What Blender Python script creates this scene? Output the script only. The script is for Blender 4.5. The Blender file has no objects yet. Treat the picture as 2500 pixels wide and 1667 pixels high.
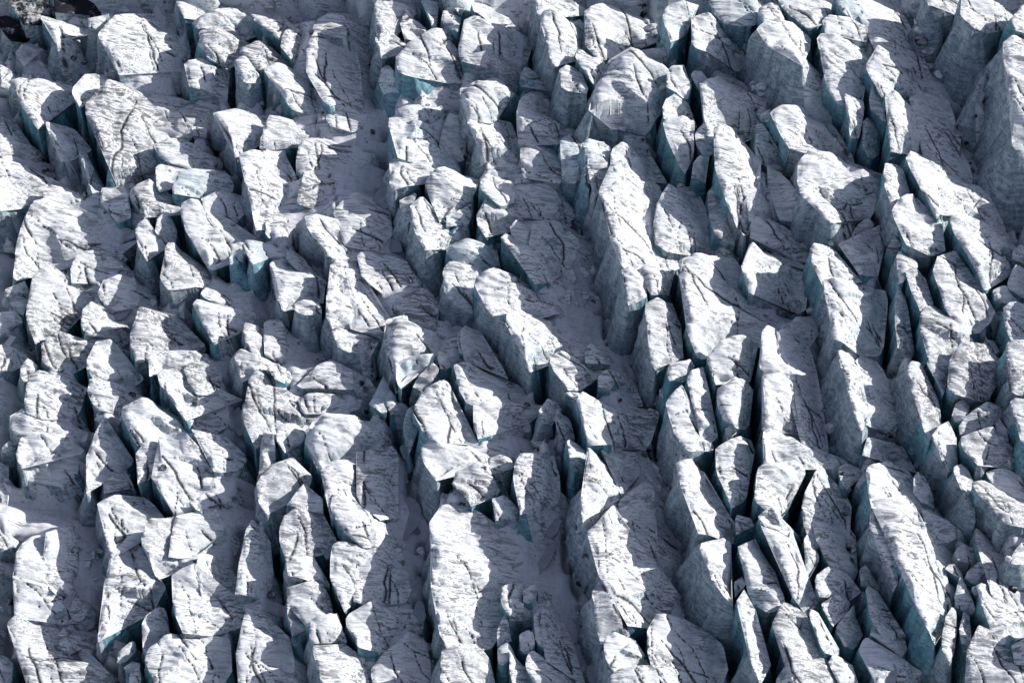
import bpy, math, random
import numpy as np
from mathutils import Vector, Matrix
from mathutils.geometry import delaunay_2d_cdt

# ------------------------------------------------------------------ camera
scene = bpy.context.scene
COL = scene.collection
DIST, WIDTH, PITCH = 300.0, 125.0, math.radians(56)
CAM = np.array([0.0, -DIST * math.cos(PITCH), DIST * math.sin(PITCH)])
FWD = np.array([0.0, math.cos(PITCH), -math.sin(PITCH)])
UPV = np.array([0.0, math.sin(PITCH), math.cos(PITCH)])
cd = bpy.data.cameras.new('camera')
cd.sensor_width = 36.0
cd.lens = 36.0 * DIST / WIDTH
cd.clip_start, cd.clip_end = 1.0, 5000.0
cam = bpy.data.objects.new('camera', cd)
cam.location = CAM
cam.rotation_euler = (math.pi / 2 - PITCH, 0, 0)
COL.objects.link(cam)
scene.camera = cam

# ------------------------------------------------------------------ sky, sun, exposure
SUN_EL, SUN_AZ = math.radians(19.5), math.radians(20)      # azimuth from +X towards +Y
world = bpy.data.worlds.new('World')
scene.world = world
world.use_nodes = True
wn, wl = world.node_tree.nodes, world.node_tree.links
wn.clear()
sky = wn.new('ShaderNodeTexSky')
sky.sky_type = 'NISHITA'
sky.sun_disc = False
sky.sun_elevation = SUN_EL
sky.sun_rotation = math.pi / 2 - SUN_AZ
sky.altitude = 800
sky.air_density, sky.dust_density, sky.ozone_density = 1.0, 1.0, 1.0
hs = wn.new('ShaderNodeHueSaturation')
hs.inputs['Saturation'].default_value = 0.64
tint = wn.new('ShaderNodeMix'); tint.data_type = 'RGBA'; tint.blend_type = 'MULTIPLY'
tint.inputs[0].default_value = 1.0
tint.inputs[7].default_value = (0.975, 0.95, 1.04, 1)
bg = wn.new('ShaderNodeBackground')
bg.inputs['Strength'].default_value = 0.122
wo = wn.new('ShaderNodeOutputWorld')
wl.new(sky.outputs[0], hs.inputs['Color'])
wl.new(hs.outputs[0], tint.inputs[6])
wl.new(tint.outputs[2], bg.inputs['Color'])
wl.new(bg.outputs[0], wo.inputs['Surface'])
sd = bpy.data.lights.new('sun', 'SUN')
sd.energy, sd.angle, sd.color = 5.0, math.radians(0.5), (1.0, 0.98, 0.95)
sun = bpy.data.objects.new('sun', sd)
to_sun = Vector((math.cos(SUN_EL) * math.cos(SUN_AZ), math.cos(SUN_EL) * math.sin(SUN_AZ), math.sin(SUN_EL)))
sun.rotation_euler = to_sun.to_track_quat('Z', 'Y').to_euler()
sun.location = (120, 30, 120)
COL.objects.link(sun)
scene.view_settings.view_transform = 'Standard'
scene.view_settings.look = 'None'
scene.view_settings.exposure = 0.12
scene.view_settings.gamma = 1.0

# ------------------------------------------------------------------ measuring helpers
PXM = WIDTH / 2500.0                     # metres per photo pixel at the middle
HPX = math.cos(PITCH) / PXM              # pixels of image height per metre of height


def at(px, py, h):
    """the point of the place that stands h metres up and shows at a photo pixel"""
    d = FWD * DIST + np.array([1.0, 0, 0]) * ((px - 1250.0) * PXM) + UPV * ((833.5 - py) * PXM)
    t = (h - CAM[2]) / d[2]
    return CAM + d * t


def to_px(p):
    v = np.asarray(p) - CAM
    dep = v @ FWD
    return 1250 + v[..., 0] * DIST / dep / PXM, 833.5 - (v @ UPV) * DIST / dep / PXM


def _hash(ix, iy, iz, seed):
    h = (ix.astype(np.uint32) * np.uint32(374761393) + iy.astype(np.uint32) * np.uint32(668265263)
         + iz.astype(np.uint32) * np.uint32(2246822519) + np.uint32(seed * 3266489917 & 0xffffffff))
    h = (h ^ (h >> np.uint32(13))) * np.uint32(1274126177)
    h = h ^ (h >> np.uint32(16))
    return h.astype(np.float32) * np.float32(2.0 / 4294967295.0) - np.float32(1.0)


def noise2(x, y, seed=0):
    fx, fy = np.floor(x), np.floor(y)
    ix, iy = fx.astype(np.int64), fy.astype(np.int64)
    u, v = x - fx, y - fy
    u = u * u * u * (u * (u * 6 - 15) + 10)
    v = v * v * v * (v * (v * 6 - 15) + 10)
    z = np.zeros_like(ix)
    a, b = _hash(ix, iy, z, seed), _hash(ix + 1, iy, z, seed)
    c, d = _hash(ix, iy + 1, z, seed), _hash(ix + 1, iy + 1, z, seed)
    return (a + (b - a) * u) * (1 - v) + (c + (d - c) * u) * v


def noise3(x, y, z, seed=0):
    fz = np.floor(z)
    iz = fz.astype(np.int64)
    w = z - fz
    w = w * w * (3 - 2 * w)
    out = None
    for k in (0, 1):
        fx, fy = np.floor(x), np.floor(y)
        ix, iy = fx.astype(np.int64), fy.astype(np.int64)
        u, v = x - fx, y - fy
        u = u * u * (3 - 2 * u)
        v = v * v * (3 - 2 * v)
        a, b = _hash(ix, iy, iz + k, seed), _hash(ix + 1, iy, iz + k, seed)
        c, d = _hash(ix, iy + 1, iz + k, seed), _hash(ix + 1, iy + 1, iz + k, seed)
        r = (a + (b - a) * u) * (1 - v) + (c + (d - c) * u) * v
        out = r * (1 - w) if k == 0 else out + r * w
    return out


def fbm2(x, y, octs, seed=0, gain=0.5):
    s, a = 0, 1.0
    for o in range(octs):
        s = s + a * noise2(x, y, seed + o * 7)
        x, y, a = x * 2.03 + 11.3, y * 2.03 + 5.7, a * gain
    return s


def poly_dist(P, A, H):
    """distance of points P to an open polyline A, with the height H of the nearest place on it"""
    best = np.full(len(P), 1e9)
    hh = np.zeros(len(P))
    if len(A) == 1:
        return np.hypot(*(P - A[0]).T), np.full(len(P), H[0])
    for k in range(len(A) - 1):
        a, d = A[k], A[k + 1] - A[k]
        t = np.clip(((P - a) @ d) / max(d @ d, 1e-9), 0, 1)
        q = P - (a + t[:, None] * d)
        r = np.hypot(q[:, 0], q[:, 1])
        m = r < best
        best[m] = r[m]
        hh[m] = (H[k] + t * (H[k + 1] - H[k]))[m]
    return best, hh


def inside(P, R):
    x, y = P[:, 0], P[:, 1]
    c = np.zeros(len(P), bool)
    n = len(R)
    for i in range(n):
        x1, y1 = R[i]
        x2, y2 = R[(i + 1) % n]
        if y1 == y2:
            continue
        m = ((y1 > y) != (y2 > y)) & (x < (x2 - x1) * (y - y1) / (y2 - y1) + x1)
        c ^= m
    return c


def make_mesh(name, V, F, mat, attrs=None):
    me = bpy.data.meshes.new(name)
    V = np.ascontiguousarray(V, np.float32)
    F = np.ascontiguousarray(F, np.int32)
    k = F.shape[1]
    me.vertices.add(len(V)); me.vertices.foreach_set('co', V.ravel())
    me.loops.add(F.size); me.loops.foreach_set('vertex_index', F.ravel())
    me.polygons.add(len(F))
    me.polygons.foreach_set('loop_start', np.arange(0, F.size, k, dtype=np.int32))
    me.polygons.foreach_set('use_smooth', np.ones(len(F), bool))
    for an, av in (attrs or {}).items():
        at_ = me.attributes.new(an, 'FLOAT', 'POINT')
        at_.data.foreach_set('value', np.ascontiguousarray(av, np.float32))
    me.materials.append(mat)
    me.update(calc_edges=True)
    return me


def link(name, me, parent=None):
    o = bpy.data.objects.new(name, me)
    COL.objects.link(o)
    o.parent = parent
    return o


def tag(o, label=None, cat=None, group=None, kind=None):
    for k, v in (('label', label), ('category', cat), ('group', group), ('kind', kind)):
        if v:
            o[k] = v
    return o


# ------------------------------------------------------------------ materials
class NT:
    def __init__(self, name, rough=0.9, spec=0.08):
        self.m = bpy.data.materials.new(name)
        self.m.use_nodes = True
        self.t = self.m.node_tree
        self.b = self.t.nodes['Principled BSDF']
        self.b.inputs['Roughness'].default_value = rough
        self.b.inputs['Specular IOR Level'].default_value = spec
        self.geo = self.t.nodes.new('ShaderNodeNewGeometry')

    def lk(self, a, b):
        self.t.links.new(a, b)

    def warped(self, scale, amount):
        n = self.t.nodes.new('ShaderNodeTexNoise')
        n.inputs['Scale'].default_value = scale
        n.inputs['Detail'].default_value = 2
        self.lk(self.geo.outputs['Position'], n.inputs['Vector'])
        a = self.t.nodes.new('ShaderNodeVectorMath'); a.operation = 'MULTIPLY_ADD'
        a.inputs[1].default_value = (amount, amount, amount)
        self.lk(n.outputs['Color'], a.inputs[0])
        self.lk(self.geo.outputs['Position'], a.inputs[2])
        return a.outputs[0]

    def mapped(self, scale, rot=(0, 0, 0), src=None):
        n = self.t.nodes.new('ShaderNodeMapping')
        n.inputs['Scale'].default_value = scale
        n.inputs['Rotation'].default_value = rot
        self.lk(src or self.geo.outputs['Position'], n.inputs['Vector'])
        return n.outputs[0]

    def noise(self, vec, scale, detail=4, rough=0.6, dist=0.0):
        n = self.t.nodes.new('ShaderNodeTexNoise')
        n.inputs['Scale'].default_value = scale
        n.inputs['Detail'].default_value = detail
        n.inputs['Roughness'].default_value = rough
        n.inputs['Distortion'].default_value = dist
        self.lk(vec, n.inputs['Vector'])
        return n.outputs['Fac']

    def ramp(self, fac, a, b):
        n = self.t.nodes.new('ShaderNodeMapRange')
        n.interpolation_type = 'SMOOTHSTEP'
        n.inputs['From Min'].default_value = a
        n.inputs['From Max'].default_value = b
        self.lk(fac, n.inputs['Value'])
        return n.outputs[0]

    def math(self, op, a, b=None):
        n = self.t.nodes.new('ShaderNodeMath')
        n.operation = op
        for i, v in enumerate((a, b)):
            if v is None:
                continue
            if isinstance(v, (int, float)):
                n.inputs[i].default_value = v
            else:
                self.lk(v, n.inputs[i])
        return n.outputs[0]

    def mix(self, fac, a, b):
        n = self.t.nodes.new('ShaderNodeMix')
        n.data_type = 'RGBA'
        if isinstance(fac, (int, float)):
            n.inputs[0].default_value = fac
        else:
            self.lk(fac, n.inputs[0])
        for i, v in ((6, a), (7, b)):
            if isinstance(v, tuple):
                n.inputs[i].default_value = v + (1,)
            else:
                self.lk(v, n.inputs[i])
        return n.outputs[2]

    def attr(self, name):
        n = self.t.nodes.new('ShaderNodeAttribute')
        n.attribute_name = name
        return n.outputs['Fac']

    def sep_normal_z(self):
        n = self.t.nodes.new('ShaderNodeSeparateXYZ')
        self.lk(self.geo.outputs['Normal'], n.inputs[0])
        return n.outputs[2]

    def bump(self, h, strength, dist, prev=None):
        n = self.t.nodes.new('ShaderNodeBump')
        n.inputs['Strength'].default_value = strength
        n.inputs['Distance'].default_value = dist
        self.lk(h, n.inputs['Height'])
        if prev is not None:
            self.lk(prev, n.inputs['Normal'])
        return n.outputs[0]

    def done(self, col, nrm=None):
        self.lk(col, self.b.inputs['Base Color'])
        if nrm is not None:
            self.lk(nrm, self.b.inputs['Normal'])
        return self.m


SNOW, DIRT = (0.79, 0.80, 0.81), (0.022, 0.022, 0.028)
P0 = (1, 1, 1)


def mat_top(name, dirty, blue, ang=0.10):
    s = NT(name)
    pos = s.mapped(P0)
    wv = s.warped(0.16, 2.2)
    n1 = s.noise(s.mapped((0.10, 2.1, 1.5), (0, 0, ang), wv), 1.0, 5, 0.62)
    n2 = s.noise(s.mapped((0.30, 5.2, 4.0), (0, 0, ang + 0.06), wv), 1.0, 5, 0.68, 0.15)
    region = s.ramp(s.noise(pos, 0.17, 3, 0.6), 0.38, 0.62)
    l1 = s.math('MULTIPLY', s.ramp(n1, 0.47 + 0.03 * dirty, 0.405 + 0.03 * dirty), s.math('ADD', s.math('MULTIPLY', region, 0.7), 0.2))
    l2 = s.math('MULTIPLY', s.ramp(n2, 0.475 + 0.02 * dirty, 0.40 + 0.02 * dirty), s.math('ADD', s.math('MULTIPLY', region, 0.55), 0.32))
    sp = s.ramp(s.noise(s.mapped((2.4, 4.4, 4.4), (0, 0, ang)), 1.3, 6, 0.8), 0.56 - 0.05 * dirty, 0.64 - 0.04 * dirty)
    reg2 = s.ramp(s.noise(pos, 0.24, 4, 0.65), 0.45 - 0.10 * dirty, 0.60)
    sp = s.math('MULTIPLY', sp, reg2)
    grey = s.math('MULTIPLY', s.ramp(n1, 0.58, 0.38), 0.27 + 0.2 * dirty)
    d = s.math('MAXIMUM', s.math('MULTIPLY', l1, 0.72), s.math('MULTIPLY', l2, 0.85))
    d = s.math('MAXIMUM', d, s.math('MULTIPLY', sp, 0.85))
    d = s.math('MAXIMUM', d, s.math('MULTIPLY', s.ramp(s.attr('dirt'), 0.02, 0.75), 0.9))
    if dirty >= 2:
        d = s.math('MAXIMUM', d, s.ramp(s.noise(pos, 0.9, 6, 0.7), *((0.62, 0.42) if dirty == 2 else (0.78, 0.55))))
    ice = (0.50, 0.66, 0.71) if blue else (0.58, 0.66, 0.69)
    steep = s.ramp(s.sep_normal_z(), 0.78, 0.42)
    steep = s.math('MULTIPLY', steep, s.ramp(s.noise(pos, 0.8, 4), 0.25, 0.6))
    if blue:
        steep = s.math('MAXIMUM', steep, s.math('MULTIPLY', s.ramp(s.noise(pos, 0.25, 3), 0.4, 0.65), 0.6))
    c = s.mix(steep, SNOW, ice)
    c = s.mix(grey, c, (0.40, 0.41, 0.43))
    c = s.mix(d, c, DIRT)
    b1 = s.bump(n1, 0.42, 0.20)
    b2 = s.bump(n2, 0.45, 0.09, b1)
    return s.done(c, b2)


def mat_wall(name, blue, dirty, ab=None):
    s = NT(name, 0.7, 0.2)
    pos = s.mapped(P0)
    vs = s.mapped((1.5, 1.5, 0.42))
    n1 = s.noise(vs, 1.0, 6, 0.62, 0.3)
    n2 = s.noise(pos, 2.9, 7, 0.78)
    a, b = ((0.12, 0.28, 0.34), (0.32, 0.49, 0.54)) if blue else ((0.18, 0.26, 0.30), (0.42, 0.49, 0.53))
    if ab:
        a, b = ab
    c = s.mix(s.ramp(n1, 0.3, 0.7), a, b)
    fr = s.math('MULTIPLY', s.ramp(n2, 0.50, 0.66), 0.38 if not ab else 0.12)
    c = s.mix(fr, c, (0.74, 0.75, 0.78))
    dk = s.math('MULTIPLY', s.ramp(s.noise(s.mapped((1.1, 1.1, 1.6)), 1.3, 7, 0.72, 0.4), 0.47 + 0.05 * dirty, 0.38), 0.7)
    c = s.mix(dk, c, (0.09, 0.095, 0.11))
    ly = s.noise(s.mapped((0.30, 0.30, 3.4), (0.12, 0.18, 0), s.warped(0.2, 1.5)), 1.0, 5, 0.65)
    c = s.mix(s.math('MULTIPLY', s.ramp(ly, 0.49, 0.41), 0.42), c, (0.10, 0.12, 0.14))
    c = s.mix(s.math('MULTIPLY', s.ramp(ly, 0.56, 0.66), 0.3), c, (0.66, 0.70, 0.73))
    b1 = s.bump(n1, 0.4, 0.35)
    b1 = s.bump(ly, 0.25, 0.12, b1)
    b2 = s.bump(n2, 0.4, 0.12, b1)
    return s.done(c, b2)


def mat_ground():
    s = NT('valley_snow')
    pos = s.mapped(P0)
    wv = s.warped(0.16, 2.2)
    rough = s.attr('rough')
    n1 = s.noise(s.mapped((0.16, 2.3, 1.5), (0, 0, 0.1), wv), 1.0, 6, 0.65)
    n3 = s.noise(s.mapped((1.6, 0.35, 1), (0, 0, -0.25), wv), 1.0, 6, 0.65)
    n2 = s.noise(pos, 2.2, 6, 0.72)
    d = s.math('MULTIPLY', s.ramp(n2, 0.58, 0.66), s.ramp(s.noise(pos, 0.2, 3), 0.42, 0.62))
    d = s.math('MAXIMUM', d, s.math('MULTIPLY', s.ramp(n1, 0.47, 0.40), s.math('ADD', s.math('MULTIPLY', rough, 0.55), 0.2)))
    d = s.math('MAXIMUM', d, s.math('MULTIPLY', s.ramp(n3, 0.37, 0.32), 0.5))
    c = s.mix(s.ramp(n3, 0.3, 0.75), (0.76, 0.765, 0.80), (0.62, 0.625, 0.66))
    c = s.mix(s.math('MULTIPLY', d, 0.85), c, DIRT)
    return s.done(c, s.bump(n2, 0.3, 0.10, s.bump(n1, 0.5, 0.16)))


def mat_pool(name, col):
    s = NT(name, 0.22, 0.5)
    pos = s.mapped(P0)
    n = s.noise(pos, 0.8, 5, 0.6)
    c = s.mix(s.ramp(n, 0.3, 0.7), col, tuple(v * 1.35 for v in col))
    return s.done(c, s.bump(s.noise(pos, 1.5, 4), 0.08, 0.05))


TOPS = {(d, b, k): mat_top('snowy_ice_top', d, b, 0.24 * k - 0.45) for d in (0, 1, 2, 3) for b in (0, 1) for k in (0, 1, 2, 3, 4)
        if not (d >= 2 and (b or k))}
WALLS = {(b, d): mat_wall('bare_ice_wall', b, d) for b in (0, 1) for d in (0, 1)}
CREV = mat_wall('blue_crevasse_ice', 1, 0, ((0.09, 0.25, 0.30), (0.24, 0.46, 0.52)))
rb_ = NT('gritty_ice_rubble')
RUB = rb_.done(rb_.mix(rb_.ramp(rb_.noise(rb_.mapped(P0), 0.9, 3), 0.42, 0.58), (0.09, 0.095, 0.11), (0.62, 0.65, 0.68)))
GROUND = mat_ground()
POOL_GREY = mat_pool('grey_meltwater', (0.26, 0.28, 0.31))
POOL_TEAL = mat_pool('teal_meltwater', (0.24, 0.38, 0.40))

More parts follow.
